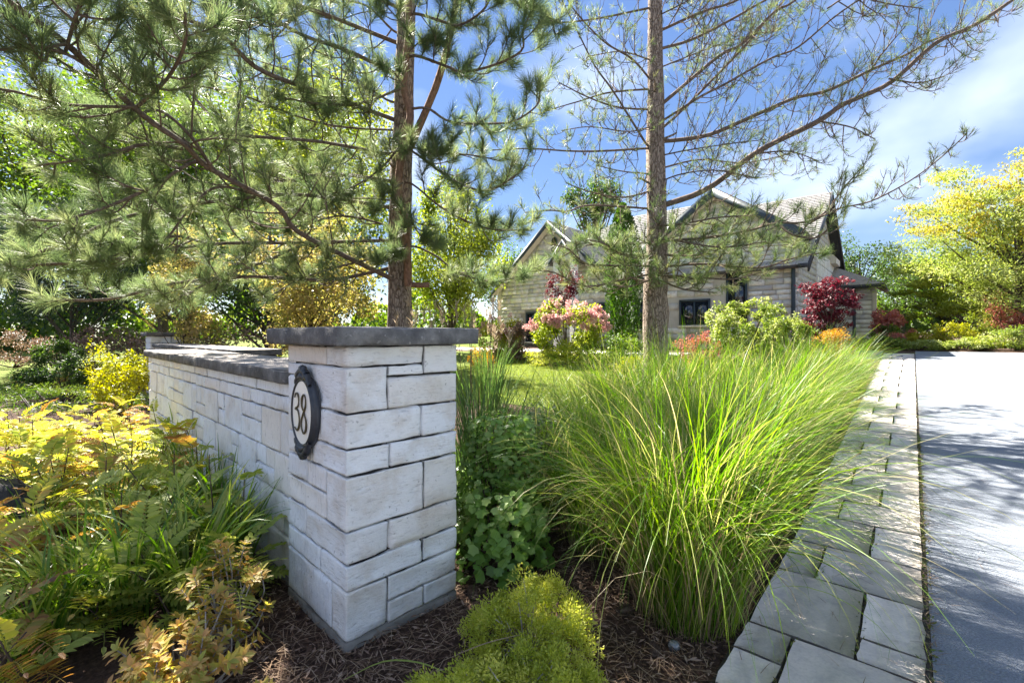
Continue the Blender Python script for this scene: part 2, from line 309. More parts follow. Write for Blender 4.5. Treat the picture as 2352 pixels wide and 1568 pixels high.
def leaves(acc, pos, d, up, ln, wd, shape='diamond', fold=0.18, rnd=None):
    n = len(pos); d = nrm(d); s = nrm(np.cross(d, up)); u = np.cross(s, d)
    ln = np.broadcast_to(ln, (n,))[:, None]; wd = np.broadcast_to(wd, (n,))[:, None]
    r = rng.random(n) if rnd is None else rnd
    if shape == 'diamond':
        v = np.stack([pos, pos + d * ln * .45 + s * wd * .5 + u * wd * fold, pos + d * ln, pos + d * ln * .45 - s * wd * .5 + u * wd * fold], 1); k = 4
        f = np.array([[0, 1, 2], [0, 2, 3]])
    elif shape == 'oval':
        m = pos + d * ln * .5
        v = np.stack([pos, pos + d * ln * .28 + s * wd * .45 + u * wd * fold, pos + d * ln * .68 + s * wd * .42 + u * wd * fold, pos + d * ln - u * ln * .06,
                      pos + d * ln * .68 - s * wd * .42 + u * wd * fold, pos + d * ln * .28 - s * wd * .45 + u * wd * fold, m], 1); k = 7
        f = np.array([[0, 1, 6], [1, 2, 6], [2, 3, 6], [3, 4, 6], [4, 5, 6], [5, 0, 6]])
    elif shape == 'lobed':
        ang = np.array([-2.3, -1.5, -.95, -.5, 0, .5, .95, 1.5, 2.3]); rad = np.array([.62, .95, .70, 1.0, .78, 1.0, .70, .95, .62])
        c = pos + d * ln * .45
        v = np.stack([c - d * ln * .25] + [c + (d * math.cos(a) + s * math.sin(a)) * ln * .55 * q + u * ln * .10 * abs(math.sin(a * 2.3)) for a, q in zip(ang, rad)], 1); k = 10
        f = np.array([[0, i, i + 1] for i in range(1, 9)])
    else:                                                           # 'needle': thin, two bent lengths
        bend = u * ln * 0.06
        v = np.stack([pos - s * wd * .5, pos + s * wd * .5, pos + d * ln * .55 + s * wd * .45 + bend, pos + d * ln * .55 - s * wd * .45 + bend, pos + d * ln], 1); k = 5
        f = np.array([[0, 1, 2], [0, 2, 3], [3, 2, 4]])
    acc.add(v.reshape(-1, 3), (f[None] + (np.arange(n) * k)[:, None, None]).reshape(-1, 3), np.repeat(r, k))
def blades(acc, base, az, tilt0, tilt1, ln, wd, segs=7, pw=1.5, rnd=None, twist=0.5):
    n = len(base); s = np.linspace(0, 1, segs + 1)
    th = tilt0[:, None] + (tilt1 - tilt0)[:, None] * s[None] ** pw
    st = (ln / segs)[:, None]; hx = np.cumsum(np.sin(th[:, :-1]) * st, 1); hz = np.cumsum(np.cos(th[:, :-1]) * st, 1)
    hx = np.concatenate([np.zeros((n, 1)), hx], 1); hz = np.concatenate([np.zeros((n, 1)), hz], 1)
    ca, sa = np.cos(az)[:, None], np.sin(az)[:, None]
    p = base[:, None] + np.stack([hx * ca, hx * sa, hz], -1)
    tw = rng.normal(size=n) * twist; side = np.stack([-np.sin(az + tw), np.cos(az + tw), 0.3 * rng.normal(size=n)], -1)
    w = wd[:, None] * (np.clip(1 - s[None] ** 3, 0, 1) * .92 + .08) * .5 * np.minimum(1, 0.55 + s[None] * 2)
    v = np.stack([p + side[:, None] * w[..., None], p - side[:, None] * w[..., None]], 2)
    i = np.arange(segs) * 2; f = np.stack([i, i + 1, i + 3, i + 2], 1)
    f = (f[None] + (np.arange(n) * (segs + 1) * 2)[:, None, None]).reshape(-1, 4)
    r = rng.random(n) if rnd is None else rnd
    acc.add(v.reshape(-1, 3), f, np.repeat(r, (segs + 1) * 2))
def box_mesh(name, lo, hi, mat, bev=0.0):
    x0, y0, z0 = lo; x1, y1, z1 = hi
    v = [(x0, y0, z0), (x1, y0, z0), (x1, y1, z0), (x0, y1, z0), (x0, y0, z1), (x1, y0, z1), (x1, y1, z1), (x0, y1, z1)]
    f = [(0, 3, 2, 1), (4, 5, 6, 7), (0, 1, 5, 4), (1, 2, 6, 5), (2, 3, 7, 6), (3, 0, 4, 7)]
    return mesh_np(name, v, f, mat)
def rough_block(name, lo, hi, mat, amp=0.006, cuts=5, edge=0.010, freq=9.0, seed=0.0, cell=0.06):
    """a split-faced stone: a box whose faces are grids, edges eased and faces uneven"""
    lo = np.array(lo, float); hi = np.array(hi, float); sz = hi - lo; V_, F_ = [], []; idx = {}
    gr = []
    for q in sz:
        n_ = max(1, min(cuts + 3, int(round(q / cell)))); e_ = min(.25, .011 / q); g_ = np.linspace(0, 1, n_ + 1)
        gr.append(np.concatenate([[0, e_], g_[1:-1], [1 - e_, 1]]))
    cnt = [len(g) - 1 for g in gr]
    def vid(i, j, k):
        key = (i, j, k)
        if key not in idx:
            p = lo + sz * np.array([gr[0][i], gr[1][j], gr[2][k]]); out = np.zeros(3); ne = 0; inn = 1.0
            for a, (c, n_) in enumerate(zip((i, j, k), cnt)):
                if c == 0: out[a] = -1; ne += 1
                elif c == n_: out[a] = 1; ne += 1
                elif c == 1 or c == n_ - 1: inn = 0.35
            w = noise.noise_vector(Vector(p * freq) + Vector((seed * 7.1, seed * 3.3, seed)))
            w2 = noise.noise(Vector(p * 4.3) + Vector((seed, seed * 2, 0))); w3 = abs(noise.noise(Vector(p * 7.0) + Vector((seed * 3, 0, seed))))
            if ne > 1: p = p - out * edge * (0.4 + 2.0 * max(0, w2 + w[1])) + np.array(w) * min(amp, .006) * 0.45
            else: p = p + out * amp * inn * (0.8 * w[0] + 1.1 * w2 - 1.0 * w3) + np.array(w) * min(amp, .006) * 0.45
            idx[key] = len(V_); V_.append(p)
        return idx[key]
    for a in range(3):
        b, c = (a + 1) % 3, (a + 2) % 3
        for side in (0, cnt[a]):
            for i in range(cnt[b]):
                for j in range(cnt[c]):
                    q = []
                    for di, dj in ((0, 0), (1, 0), (1, 1), (0, 1)):
                        k = [0, 0, 0]; k[a] = side; k[b] = i + di; k[c] = j + dj; q.append(vid(*k))
                    F_.append(q if side else q[::-1])
    return mesh_np(name, V_, F_, mat, smooth=False)

# ------------------------------------------------------------------ the ground, lawns, drive and paving
def sheet(name, s, l, off, mat, jit=0.0, kind='structure'):
    S_, L_ = np.meshgrid(s, l, indexing='ij'); xy = S_[..., None] * U + L_[..., None] * RT
    z = prof(S_) + off + (jit * rng.normal(size=S_.shape) if jit else 0)
    v = np.concatenate([xy, z[..., None]], -1).reshape(-1, 3); nl = len(l)
    i = (np.arange(len(s) - 1)[:, None] * nl + np.arange(nl - 1)[None]); f = np.stack([i, i + nl, i + nl + 1, i + 1], -1).reshape(-1, 4)[:, ::-1]
    o = link(name, mesh_np(name, v, f, mat, smooth=True)); return tag(o, kind=kind)
ss = np.concatenate([np.arange(-60, -2, 4), np.arange(-2, 22, .5), np.arange(22, 60, 4), np.arange(60, 421, 40)])
sheet('ground', ss, np.concatenate([np.arange(-300, -30, 30), np.arange(-30, 30, 3), np.arange(30, 301, 30)]), 0, M['mulch'])
EDGE = 0.053
sheet('driveway', np.concatenate([np.arange(-6, 17.8, .4)]), np.concatenate([[EDGE + .012], np.arange(.3, 14.5, .6)]), 0.012, M['asphalt'])
sheet('driveway_apron', np.arange(15.2, 17.8, .4), [-1.55, -.9, -.62 - .02], 0.011, M['asphalt'])
sheet('lawn', np.arange(6.2, 14.6, .6), np.arange(-16, -1.9, .6), 0.006, M['lawn'])
sheet('far_lawn', np.arange(-8, 60, 2.0), np.arange(-90, -15.5, 2.0), 0.006, M['lawn'])
sheet('front_path', np.arange(14.6, 15.7, .5), np.arange(-17, -5.0, .6), 0.012, M['concrete'])
sheet('street', np.arange(-9, -1.4, 1.5), np.arange(-60, -14, 4), 0.012, M['asphalt'])

bed = sheet('paved_border', np.arange(-.2, 17.4, .4), [-.615, -.3, EDGE + .01], 0.008, M['joint'])
rows = [.5, 1.0, 1.45, 1.92, 2.44, 3.10, 3.58, 4.11, 4.52, 4.93, 5.41]
while rows[-1] < 16.6: rows.append(rows[-1] + random.uniform(.42, .6))
def paver(s0, s1, l0, l1):
    g = .0075; s0 += g; s1 -= g; l0 += g; l1 -= g; n1, n2 = 5, 4
    S_, L_ = np.meshgrid(np.linspace(s0, s1, n1), np.linspace(l0, l1, n2), indexing='ij')
    S_ = S_ + .0025 * rng.normal(size=S_.shape); L_ = L_ + .0025 * rng.normal(size=S_.shape)
    tilt = rng.normal(size=2) * .0015; z = prof(S_) + .026 + tilt[0] * (S_ - s0) + tilt[1] * (L_ - l0) + .0006 * rng.normal(size=S_.shape)
    z[0] -= .0008; z[-1] -= .0008; z[:, 0] -= .0008; z[:, -1] -= .0008
    xy = S_[..., None] * U + L_[..., None] * RT; top = np.concatenate([xy, z[..., None]], -1)
    v = list(top.reshape(-1, 3)); f = []
    for i in range(n1 - 1):
        for j in range(n2 - 1): a = i * n2 + j; f.append((a, a + 1, a + n2 + 1, a + n2))
    ring = [i * n2 for i in range(n1)] + [(n1 - 1) * n2 + j for j in range(1, n2)] + [i * n2 + n2 - 1 for i in range(n1 - 2, -1, -1)] + [j for j in range(n2 - 2, 0, -1)]
    b0 = len(v)
    for r_ in ring: p = np.array(v[r_]); p[2] = prof(p[0] * U[0] + p[1] * U[1]) - .02; v.append(p)
    m_ = len(ring)
    for k in range(m_): f.append((ring[k], ring[(k + 1) % m_], b0 + (k + 1) % m_, b0 + k)[::-1])
    link('paver', mesh_np('paver', v, f, M['paver']), bed)
for k in range(len(rows) - 1):
    a, b = rows[k], rows[k + 1]
    if k == 4: paver(a, 2.635, -.185, EDGE - .004); paver(2.635, b, -.185, EDGE - .004); paver(a, b, -.605, -.185)
    elif k == 3: paver(a, b, -.41, EDGE - .004); paver(a, 2.2, -.605, -.41); paver(2.2, b, -.605, -.41)
    elif k % 2 == 0: j = -.185 + random.uniform(-.015, .015); paver(a, b, j, EDGE - .004); paver(a, b, -.605, j)
    else: j = -.41 + random.uniform(-.015, .015); paver(a, b, j, EDGE - .004); paver(a, b, -.605, j)
# moss and fallen needles caught in the joints
ac = Acc(); n = 1500; s_ = rng.uniform(1.6, 7, n) ; pick = rng.random(n)
l_ = np.where(pick < .45, EDGE + .004 + rng.normal(size=n) * .012, np.where(pick < .7, -.185, -.41) + rng.normal(size=n) * .008)
rowi = np.searchsorted(rows, s_) - 1; ok = (pick < .45) | ((rowi % 2 == 0) & (pick < .7)) | ((rowi % 2 == 1) & (pick >= .7)); s_, l_ = s_[ok], l_[ok]
base = np.column_stack([s_[:, None] * U + l_[:, None] * RT, prof(s_) + .018])
leaves(ac, base, nrm(rng.normal(size=(len(s_), 3)) * [1, 1, .4] + [0, 0, .5]), rdir(len(s_)), rng.uniform(.012, .03, len(s_)), rng.uniform(.006, .014, len(s_)))
tag(ac.build('joint_moss', M['moss']), 'green moss and weeds growing in the paver joints', 'moss', kind='stuff')
ac = Acc(); n = 900; s_ = rng.uniform(1.4, 9, n); l_ = np.where(rng.random(n) < .7, EDGE + .01 + rng.normal(size=n) * .016, rng.uniform(-.6, .5, n))
base = np.column_stack([s_[:, None] * U + l_[:, None] * RT, prof(s_) + .030]); th = rng.uniform(0, 6.3, n)
leaves(ac, base, np.column_stack([np.cos(th), np.sin(th), rng.normal(size=n) * .08]), np.tile([0, 0, 1.], (n, 1)), rng.uniform(.04, .11, n), .0024, 'needle')
tag(ac.build('fallen_pine_needles', M['straw']), 'dry pine needles lying along the edge of the driveway', 'pine needles', kind='stuff')

# mulch: chips and fallen needles
ac = Acc(); n = 17000; d_ = 1.5 + 3.6 * rng.random(n) ** 1.5; x_ = (rng.uniform(-.62, .52, n)) * d_
ok = (x_ * RT[0] + d_ * RT[1]) < -.63; x_, d_ = x_[ok], d_[ok]; n = len(x_)
th = rng.uniform(0, 6.3, n); dv = np.column_stack([np.cos(th), np.sin(th), rng.normal(size=n) * .22])
leaves(ac, np.column_stack([x_, d_, zg(x_, d_) + rng.uniform(.004, .022, n)]), dv, nrm(rng.normal(size=(n, 3)) * .35 + [0, 0, 1]), rng.uniform(.015, .06, n), rng.uniform(.004, .013, n), 'diamond', .3, rng.random(n) ** 1.6)
tag(ac.build('mulch_chips', M['chip']), 'dark shredded bark mulch covering the bed round the pillar', 'mulch', kind='stuff')
ac = Acc(); n = 5200; d_ = 1.5 + 2.6 * rng.random(n) ** 1.3; x_ = rng.uniform(-.70, .50, n) * d_
ok = (x_ * RT[0] + d_ * RT[1]) < -.63; x_, d_ = x_[ok], d_[ok]; n = len(x_)
th = rng.uniform(0, 6.3, n); dv = np.column_stack([np.cos(th), np.sin(th), rng.normal(size=n) * .12])
leaves(ac, np.column_stack([x_, d_, zg(x_, d_) + rng.uniform(.012, .03, n)]), dv, np.tile([0, 0, 1.], (n, 1)), rng.uniform(.07, .15, n), .0026, 'needle')
tag(ac.build('needle_litter', M['straw']), 'tan fallen pine needles strewn over the bark mulch', 'needle litter', kind='stuff')

# ------------------------------------------------------------------ stone pillars and walls
K = np.array([-0.73, 2.04]); TH = R(45.5)
lx = np.array([math.cos(TH), math.sin(TH)]); ly = np.array([-math.sin(TH), math.cos(TH)])
def wl(x, y): p = K + lx * x + ly * y; return (float(p[0]), float(p[1]), 0.0)
J = 0.0038
def slab(name, lo, hi, parent, amp=.008, seed=0.):
    return link(name, rough_block(name, lo, hi, M['cap'], amp, 14, .006, 16, seed), parent)
def pillar(name, origin, label, detailed, zo=0.0):
    e = empty(name, (origin[0], origin[1], zo), TH, label, 'pillar')
    PX, PY, T = .62, .68, 1.352
    link('core', box_mesh('core', (.034, .034, -.2), (PX - .02, PY - .02, T), M['mortar']), e)
    link('plinth', rough_block('plinth', (-.004, -.004, -.15), (PX + .004, PY + .004, .045), M['plinth'], .006, 6, .012), e)
    def st(x0, x1, y0, y1, z0, z1, m='stone'):
        k = len(e.children); ex = lambda a, lo: a
        link('stone', rough_block('stone', (x0 + (J if x0 > .01 else 0), y0 + (J if y0 > .01 else 0), z0 + J), (x1 - (J if x1 < PX - .01 else 0), y1 - (J if y1 < PY - .01 else 0), z1 - J), M[m], .015, 12, .004, 11, k * 1.7, .034), e)
    D = .14
    if detailed:
        zs = [1.352, 1.258, 1.051, .892, .772, .528, .381, .264, .04]
        a = [.66 * PX, .335 * PX, .64 * PX, .35 * PX, .66 * PX, .345 * PX, .65 * PX, .33 * PX]      # corner stones along the right face
        b = [.30 * PY, .76 * PY, .40 * PY, .55 * PY, .30 * PY, .655 * PY, .40 * PY, .22 * PY]      # corner stones along the number face
        for c in range(8):
            z1, z0 = zs[c], zs[c + 1]
            st(0, a[c], 0, b[c], z0, z1)
            # the rest of the right face (local y = 0)
            if c == 0: st(a[c], PX, 0, D, 1.205, z1)
            elif c == 1: st(a[c], .66 * PX, 0, D, 1.205, z1); st(a[c], PX, 0, D, z0, 1.205 - .002)
            elif c == 7: st(a[c], PX, 0, D, .145, z1); st(a[c], .66 * PX, 0, D, z0, .145); st(.66 * PX, PX, 0, D, z0, .145)
            else: st(a[c], PX, 0, D, z0, z1)
            # the rest of the number face (local x = 0)
            if c == 1:
                st(0, D, b[c], PY, 1.19, z1, 'stone_v'); st(0, D, b[c], PY, z0, 1.19, 'stone_v')
            elif c == 4:
                st(0, D, b[c], .62 * PY, .655, z1, 'stone_v'); st(0, D, .62 * PY, PY, .655, z1, 'stone_v'); st(0, D, b[c], PY, z0, .655, 'stone_v')
            else: st(0, D, b[c], PY, z0, z1, 'stone_v')
    else:
        zs = [1.352, 1.20, 1.05, .86, .70, .5, .28, .04]
        for c in range(7):
            f_ = .62 if c % 2 == 0 else .36
            st(0, PX * f_, 0, PY * (1 - f_), zs[c + 1], zs[c]); st(PX * f_, PX, 0, D, zs[c + 1], zs[c]); st(0, D, PY * (1 - f_), PY, zs[c + 1], zs[c])
    e['kind'] = 'thing'
    slab('capstone', (-.085, -.085, T + .002), (PX + .085, PY + .085, T + .086), e, .004, 3.0)
    return e
pillar('stone_pillar', wl(0, 0), 'pale square stone gate pillar with dark capstone and oval number plaque', True)
pillar('stone_pillar', wl(.80, 11.2), 'small distant pale stone pillar at the far end of the garden wall', False, .03)

def wall(name, x0, x1, y0, y1, T, label, seed, zb=0.0):
    rr = random.Random(seed); o = wl(x0, y0); e = empty(name, (o[0], o[1], zb), TH, label, 'wall'); W, LN = x1 - x0, y1 - y0
    link('core', box_mesh('core', (.034, .01, -.2), (W - .018, LN - .03, T), M['mortar']), e)
    link('plinth', rough_block('plinth', (-.006, 0, -.15), (W, LN, .05), M['plinth'], .006, 6, .012), e)
    zs = [.05]
    while zs[-1] < T - .3: zs.append(zs[-1] + rr.uniform(.15, .25))
    zs.append((zs[-1] + T) / 2 + .01); zs.append(T)
    def st(y_0, y_1, z_0, z_1):
        k = len(e.children); dp = rr.uniform(-.006, .006)
        link('stone', rough_block('stone', (dp, y_0 + J, z_0 + J), (.15, y_1 - J, z_1 - J), M['stone_v'], .013, 7, .004, 10, k * 1.3 + seed, .045), e)
    for c in range(len(zs) - 1):
        y = 0.0; z0, z1 = zs[c], zs[c + 1]
        while y < LN - .02:
            w = rr.uniform(.16, .50); y2 = min(LN, y + w)
            if LN - y2 < .14: y2 = LN
            if z1 - z0 > .15 and rr.random() < .33:
                zm = z0 + (z1 - z0) * rr.uniform(.38, .62); st(y, y2, z0, zm)
                if y2 - y > .32: ym = y + (y2 - y) * rr.uniform(.35, .65); st(y, ym, zm, z1); st(ym, y2, zm, z1)
                else: st(y, y2, zm, z1)
            else: st(y, y2, z0, z1)
            y = y2
    for c in range(4):                                               # the exposed far end
        a_, b_ = T * c / 4 + .05, T * (c + 1) / 4 if c < 3 else T
        link('stone', rough_block('stone', (.155, LN - .12, a_), (W - .01, LN + .002, b_ - J), M['stone'], .006, 3, .006, 9, c + seed), e)
    e['kind'] = 'thing'
    n = max(2, int(round(LN / 1.7)))
    for c in range(n):
        slab('coping', (-.05, LN * c / n + (.004 if c else .003), T + .002), (W + .05, LN * (c + 1) / n - .003 + (.06 if c == n - 1 else 0), T + .082), e, .006, c + seed)
    return e
wall('garden_wall', .03, .50, .685, 5.5, 1.13, 'long low pale stone wall running from the number pillar into the fern bed', 5)
wall('garden_wall', .88, 1.35, 4.8, 11.18, 1.13, 'set back pale stone wall behind the front wall, ending at the small distant pillar', 9)

# ------------------------------------------------------------------ oval number plaque
pe = empty('house_number_plaque', (K + ly * .404).tolist() + [1.018], TH, 'oval cream plaque reading 38 in ornate dark iron frame on stone pillar', 'plaque')
# local frame of the face: a = towards the corner (-y), b = up, outwards = -x
def ring_mesh(name, prof_pts, mat, ry, rz, n=56):
    v, f = [], []; m_ = len(prof_pts)
    for i in range(n):
        t = 2 * math.pi * i / n
        for (o, h) in prof_pts:
            v.append((-h, math.cos(t) * (ry + o), math.sin(t) * (rz + o)))
    for i in range(n):
        for j in range(m_ - 1):
            a = i * m_ + j; b = ((i + 1) % n) * m_ + j; f.append((a, b, b + 1, a + 1))
    return mesh_np(name, v, f, mat, smooth=True)
fr = link('frame', ring_mesh('frame', [(.021, .0), (.024, .010), (.021, .019), (.015, .024), (.012, .026), (.009, .036), (.004, .041), (.0, .040), (-.004, .034)], M['iron'], .122, .160), pe)
v = [(-.036, 0, 0)] + [(-.034, math.cos(t) * .122, math.sin(t) * .160) for t in np.linspace(0, 2 * math.pi, 57)[:-1]]
face = link('face', mesh_np('face', v, [(0, i, i % 56 + 1) for i in range(1, 57)], M['enamel']), pe)
link('rim_line', ring_mesh('rim_line', [(.0, .0345), (-.002, .037), (-.004, .0345)], M['iron'], .121, .159), pe)
def stroke(name, pts, w):
    p = catmull(pts, 46); q = np.column_stack([np.full(len(p), -.040), -p[:, 0], p[:, 1]]); a = Acc(); tt = np.linspace(0, 1, len(p))
    tube(a, q, w * (.75 + .5 * np.sin(tt * math.pi * 3) ** 2), 6); o = a.build(name, M['digit'], face, True); o.scale = (1, 1, 1); return o
stroke('digit_three', [(-.076, .070), (-.062, .090), (-.038, .088), (-.026, .062), (-.034, .030), (-.066, .014), (-.036, .006), (-.018, -.030), (-.022, -.072), (-.046, -.094), (-.076, -.080)], .0042)
stroke('digit_eight', [(.038, .006), (.014, .034), (.016, .072), (.036, .092), (.058, .076), (.058, .040), (.038, .006), (.012, -.030), (.010, -.070), (.034, -.098), (.062, -.078), (.064, -.034), (.038, .006)], .0042)
def ornament(sgn, name):
    a = Acc()
    for (y0, z0, y1, z1, r0, r1) in [(-.075, .150, -.050, .196, .013, .017), (-.050, .196, -.018, .214, .017, .016), (-.018, .214, .018, .214, .016, .016), (.018, .214, .050, .196, .016, .017),
                                     (.050, .196, .075, .150, .017, .013), (-.088, .146, -.070, .160, .009, .012), (.088, .146, .070, .160, .009, .012), (-.03, .206, -.02, .234, .014, .010), (.03, .206, .02, .234, .014, .010),
                                     (0, .18, 0, .238, .020, .013), (-.045, .175, .0, .19, .012, .02), (.045, .175, .0, .19, .012, .02)]:
        t = np.linspace(0, 1, 5)[:, None]; p0 = np.array([-.030, y0 * .98, (z0 - .008) * sgn]); p1 = np.array([-.030, y1 * .98, (z1 - .008) * sgn])
        tube(a, p0 + (p1 - p0) * t, np.linspace(r0, r1, 5) * 1.05 * (1 + .18 * np.sin(np.linspace(0, 9, 5))), 8)
    a.build(name, M['iron'], fr, True)
ornament(1, 'scroll'); ornament(-1, 'scroll')

# ------------------------------------------------------------------ the house
HB = 1.0                                                            # ground height at the house
C0 = np.array([9.23, 15.0])
def hw(t, q, z): p = C0 + V * t + U * q; return (float(p[0]), float(p[1]), z)
HA = math.atan2(V[1], V[0])                                         # local x = along the facade to its left, local y = towards the viewer
house = empty('stone_house', (C0[0], C0[1], 0), HA, 'large grey stone house with steep gables and grey shingle roof', 'house')
def hp(t, q, z): return (t, -q, z)
EAVE, PIT, RIDQ, RIDZ = 3.84, .62, 5.5, 7.25
def poly(name, faces_, mat, parent=house, thick=None):
    v, f = [], []
    for p in faces_:
        b = len(v); v += [hp(*c) for c in p]; f.append(tuple(range(b, b + len(p))))
    me = bpy.data.meshes.new(name); me.from_pydata(v, [], f); me.materials.append(mat); me.update(); return link(name, me, parent)
def prism(name, pts, axis_q0, axis_q1, mat, parent=house):
    """polygon in the facade plane (t, z) carried from q0 to q1"""
    n = len(pts); v = [hp(t, axis_q0, z) for t, z in pts] + [hp(t, axis_q1, z) for t, z in pts]
    f = [tuple(range(n)), tuple(range(2 * n - 1, n - 1, -1))] + [(i, i + n, (i + 1) % n + n, (i + 1) % n) for i in range(n)]
    me = bpy.data.meshes.new(name); me.from_pydata(v, [], f); me.materials.append(mat); me.update(); return link(name, me, parent)
GA, GZ, GS, GW = 2.5, 6.54, .68, 2.5                                # right front gable: axis t, apex z, slope, half width
LA, LZ, LS, LW = 9.73, 6.57, .86, 3.17                              # left front gable
M['house_mortar'] = simple('house_mortar', (0.40, 0.37, 0.33), (0.50, 0.47, 0.42), 3, 0.9, 0.2)
MW = M['house_mortar']
prism('wall', [(.0, HB - .4), (13.2, HB - .4), (13.2, EAVE), (0, EAVE)], .03, 10.5, MW)
prism('wall', [(GA - GW, EAVE - .1), (GA + GW, EAVE - .1), (GA + GW, GZ - GS * GW), (GA, GZ - .03), (GA - GW, GZ - GS * GW)], .03, 3.5, MW)
prism('wall', [(LA - LW, HB - .3), (LA + LW, HB - .3), (LA + LW, LZ - LS * LW), (LA, LZ - .03), (LA - LW, LZ - LS * LW)], .03, 6.0, MW)
# gable end towards the drive
gend = [(0, HB - .4), (10.5, HB - .4), (10.5, 4.1), (RIDQ, RIDZ - .05), (0, EAVE)]
me = bpy.data.meshes.new('wall'); me.from_pydata([hp(.01, q, z) for q, z in gend] + [hp(.3, q, z) for q, z in gend], [], [(4, 3, 2, 1, 0), (5, 6, 7, 8, 9)]); me.materials.append(MW); me.update(); link('wall', me, house)
# ashlar blocks: real boxes standing proud of the joints
OPEN = [(2.72, 3.82, 1.75, 2.68), (1.5, 2.15, 1.9, 3.66), (6.95, 7.35, 1.9, 2.75), (10.6, 11.3, 1.0, 2.5), (9.44, 9.80, 5.22, 5.95), (4.9, 5.7, 1.6, 2.8)]
def blk(dt, dz, dq):
    e_ = .006; v = [(-dt / 2, 0, -dz / 2), (dt / 2, 0, -dz / 2), (dt / 2, 0, dz / 2), (-dt / 2, 0, dz / 2)]
    v += [(x + (e_ if x < 0 else -e_), dq, z + (e_ if z < 0 else -e_)) for x, _, z in v]
    return v, [(4, 7, 6, 5), (0, 4, 5, 1), (1, 5, 6, 2), (2, 6, 7, 3), (3, 7, 4, 0)]
blk_cache = {}
rest = Acc(); nblk = 0
def block(t, z, wt, wz, side=None):
    """front face block centred at (t, z); side: a block of the gable end at depth t"""
    global nblk
    wt = round(wt * 20) / 20; wz = round(wz * 50) / 50
    key = (wt, wz)
    if key not in blk_cache:
        v, f = blk(wt - .012, wz - .012, .035); blk_cache[key] = mesh_np('block', v, f, M['house_stone'])
    if nblk < 290:
        o = link('block', blk_cache[key], house)
        if side is None: o.location = hp(t, .03, z)
        else: o.location = (.006, -t, z); o.rotation_euler = (0, 0, math.pi / 2)
        o.location.y += random.uniform(-.006, .008) if side is None else 0
    else:
        v, f = blk(wt - .012, wz - .012, .035 + random.uniform(-.006, .008)); v = np.array(v)
        if side is not None: v = np.column_stack([-v[:, 1], v[:, 0], v[:, 2]])
        v = v + (np.array(hp(t, .03, z)) if side is None else np.array([.006, -t, z])); rest.add(v, f, np.full(8, random.random()))
    nblk += 1
def courses(t0, t1, z0, top, side=None):
    z = z0; rr = random.Random(int(t0 * 100 + z0 * 7))
    while z < 7:
        h = rr.choice([.18, .20, .22, .26, .16]); t = t0 + rr.uniform(-.3, 0)
        while t < t1:
            w = rr.choice([.30, .40, .45, .55, .65, .75]); a, b = max(t, t0), min(t + w, t1); t += w
            if b - a < .12: continue
            while b - a > .15 and z + h > top(a) and top(b) > top(a): a += .06
            while b - a > .15 and z + h > top(b) and top(a) > top(b): b -= .06
            if z + h > top(a) or z + h > top(b): continue
            m_ = (a + b) / 2
            if side is None and any(o_[0] - .05 < b and a < o_[1] + .05 and o_[2] - .03 < z + h and z < o_[3] + .08 for o_ in OPEN): 
                continue
            block(m_, z + h / 2, b - a, h, side)
        z += h
gt = lambda t: (GZ - .12 - GS * abs(t - GA)) if abs(t - GA) < GW else EAVE - .05
lt = lambda t: LZ - .12 - LS * abs(t - LA)
courses(0, 1.45, 1.15, gt)
courses(1.45, 4.95, 1.2, gt)
courses(LA - LW, LA + LW, 1.3, lt)
courses(4.95, 6.56, 1.3, lambda t: EAVE - .05)
courses(0.05, 7.0, 1.3, lambda q: EAVE + .55 * min(q, 2 * RIDQ - q) - .1, side=1)
me_rest = rest.build('stonework', M['house_stone'], house)
if me_rest: me_rest['kind'] = 'stuff'
# roofs: deck plus courses of shingle strips
def roof_plane(name, a, b, c, d, parent=house, course=.2, tab=.34, over=True):
    """quad a-b along the eave, d-c along the ridge, given as (t, q, z)"""
    A, B, C_, D_ = [np.array(hp(*p)) for p in (a, b, c, d)]
    nn = np.cross(B - A, D_ - A); nn = nn / np.linalg.norm(nn)
    if nn[2] < 0: nn = -nn
    deck = link(name, mesh_np(name, [A, B, C_, D_, A - nn * .12, B - nn * .12, C_ - nn * .12, D_ - nn * .12],
                [(0, 1, 2, 3), (7, 6, 5, 4), (0, 4, 5, 1), (1, 5, 6, 2), (2, 6, 7, 3), (3, 7, 4, 0)], M['shingle_dark']), parent)
    ac_ = Acc(); H = np.linalg.norm((D_ + C_ - A - B) / 2); n_ = max(2, int(H / course))
    for i in range(n_):
        u0, u1 = i / n_, min(1, (i + 1.12) / n_)
        l0, r0 = A + (D_ - A) * u0, B + (C_ - B) * u0; l1, r1 = A + (D_ - A) * u1, B + (C_ - B) * u1
        W_ = np.linalg.norm(r0 - l0); m_ = max(1, int(W_ / tab)); cut = np.linspace(0, 1, m_ + 1); off = (i % 2) * .5 / m_
        cut = np.clip(cut + off, 0, 1); cut = np.concatenate([[0], cut]) if off else cut
        for k in range(len(cut) - 1):
            x0, x1 = cut[k] + .004 / max(W_, .1) * 1.5, cut[k + 1] - .004 / max(W_, .1) * 1.5
            if x1 - x0 < .02 / max(W_, .1): continue
            lift = random.uniform(.018, .028)
            p = [l0 + (r0 - l0) * x0 + nn * lift, l0 + (r0 - l0) * x1 + nn * lift, l1 + (r1 - l1) * x1 + nn * .006, l1 + (r1 - l1) * x0 + nn * .006,
                 l0 + (r0 - l0) * x0 + nn * .002, l0 + (r0 - l0) * x1 + nn * .002]
            ac_.add(p, [(0, 1, 2), (0, 2, 3), (4, 5, 1), (4, 1, 0)])
    sh = ac_.build('shingles', M['shingle'], deck); sh['kind'] = 'stuff'
    return deck
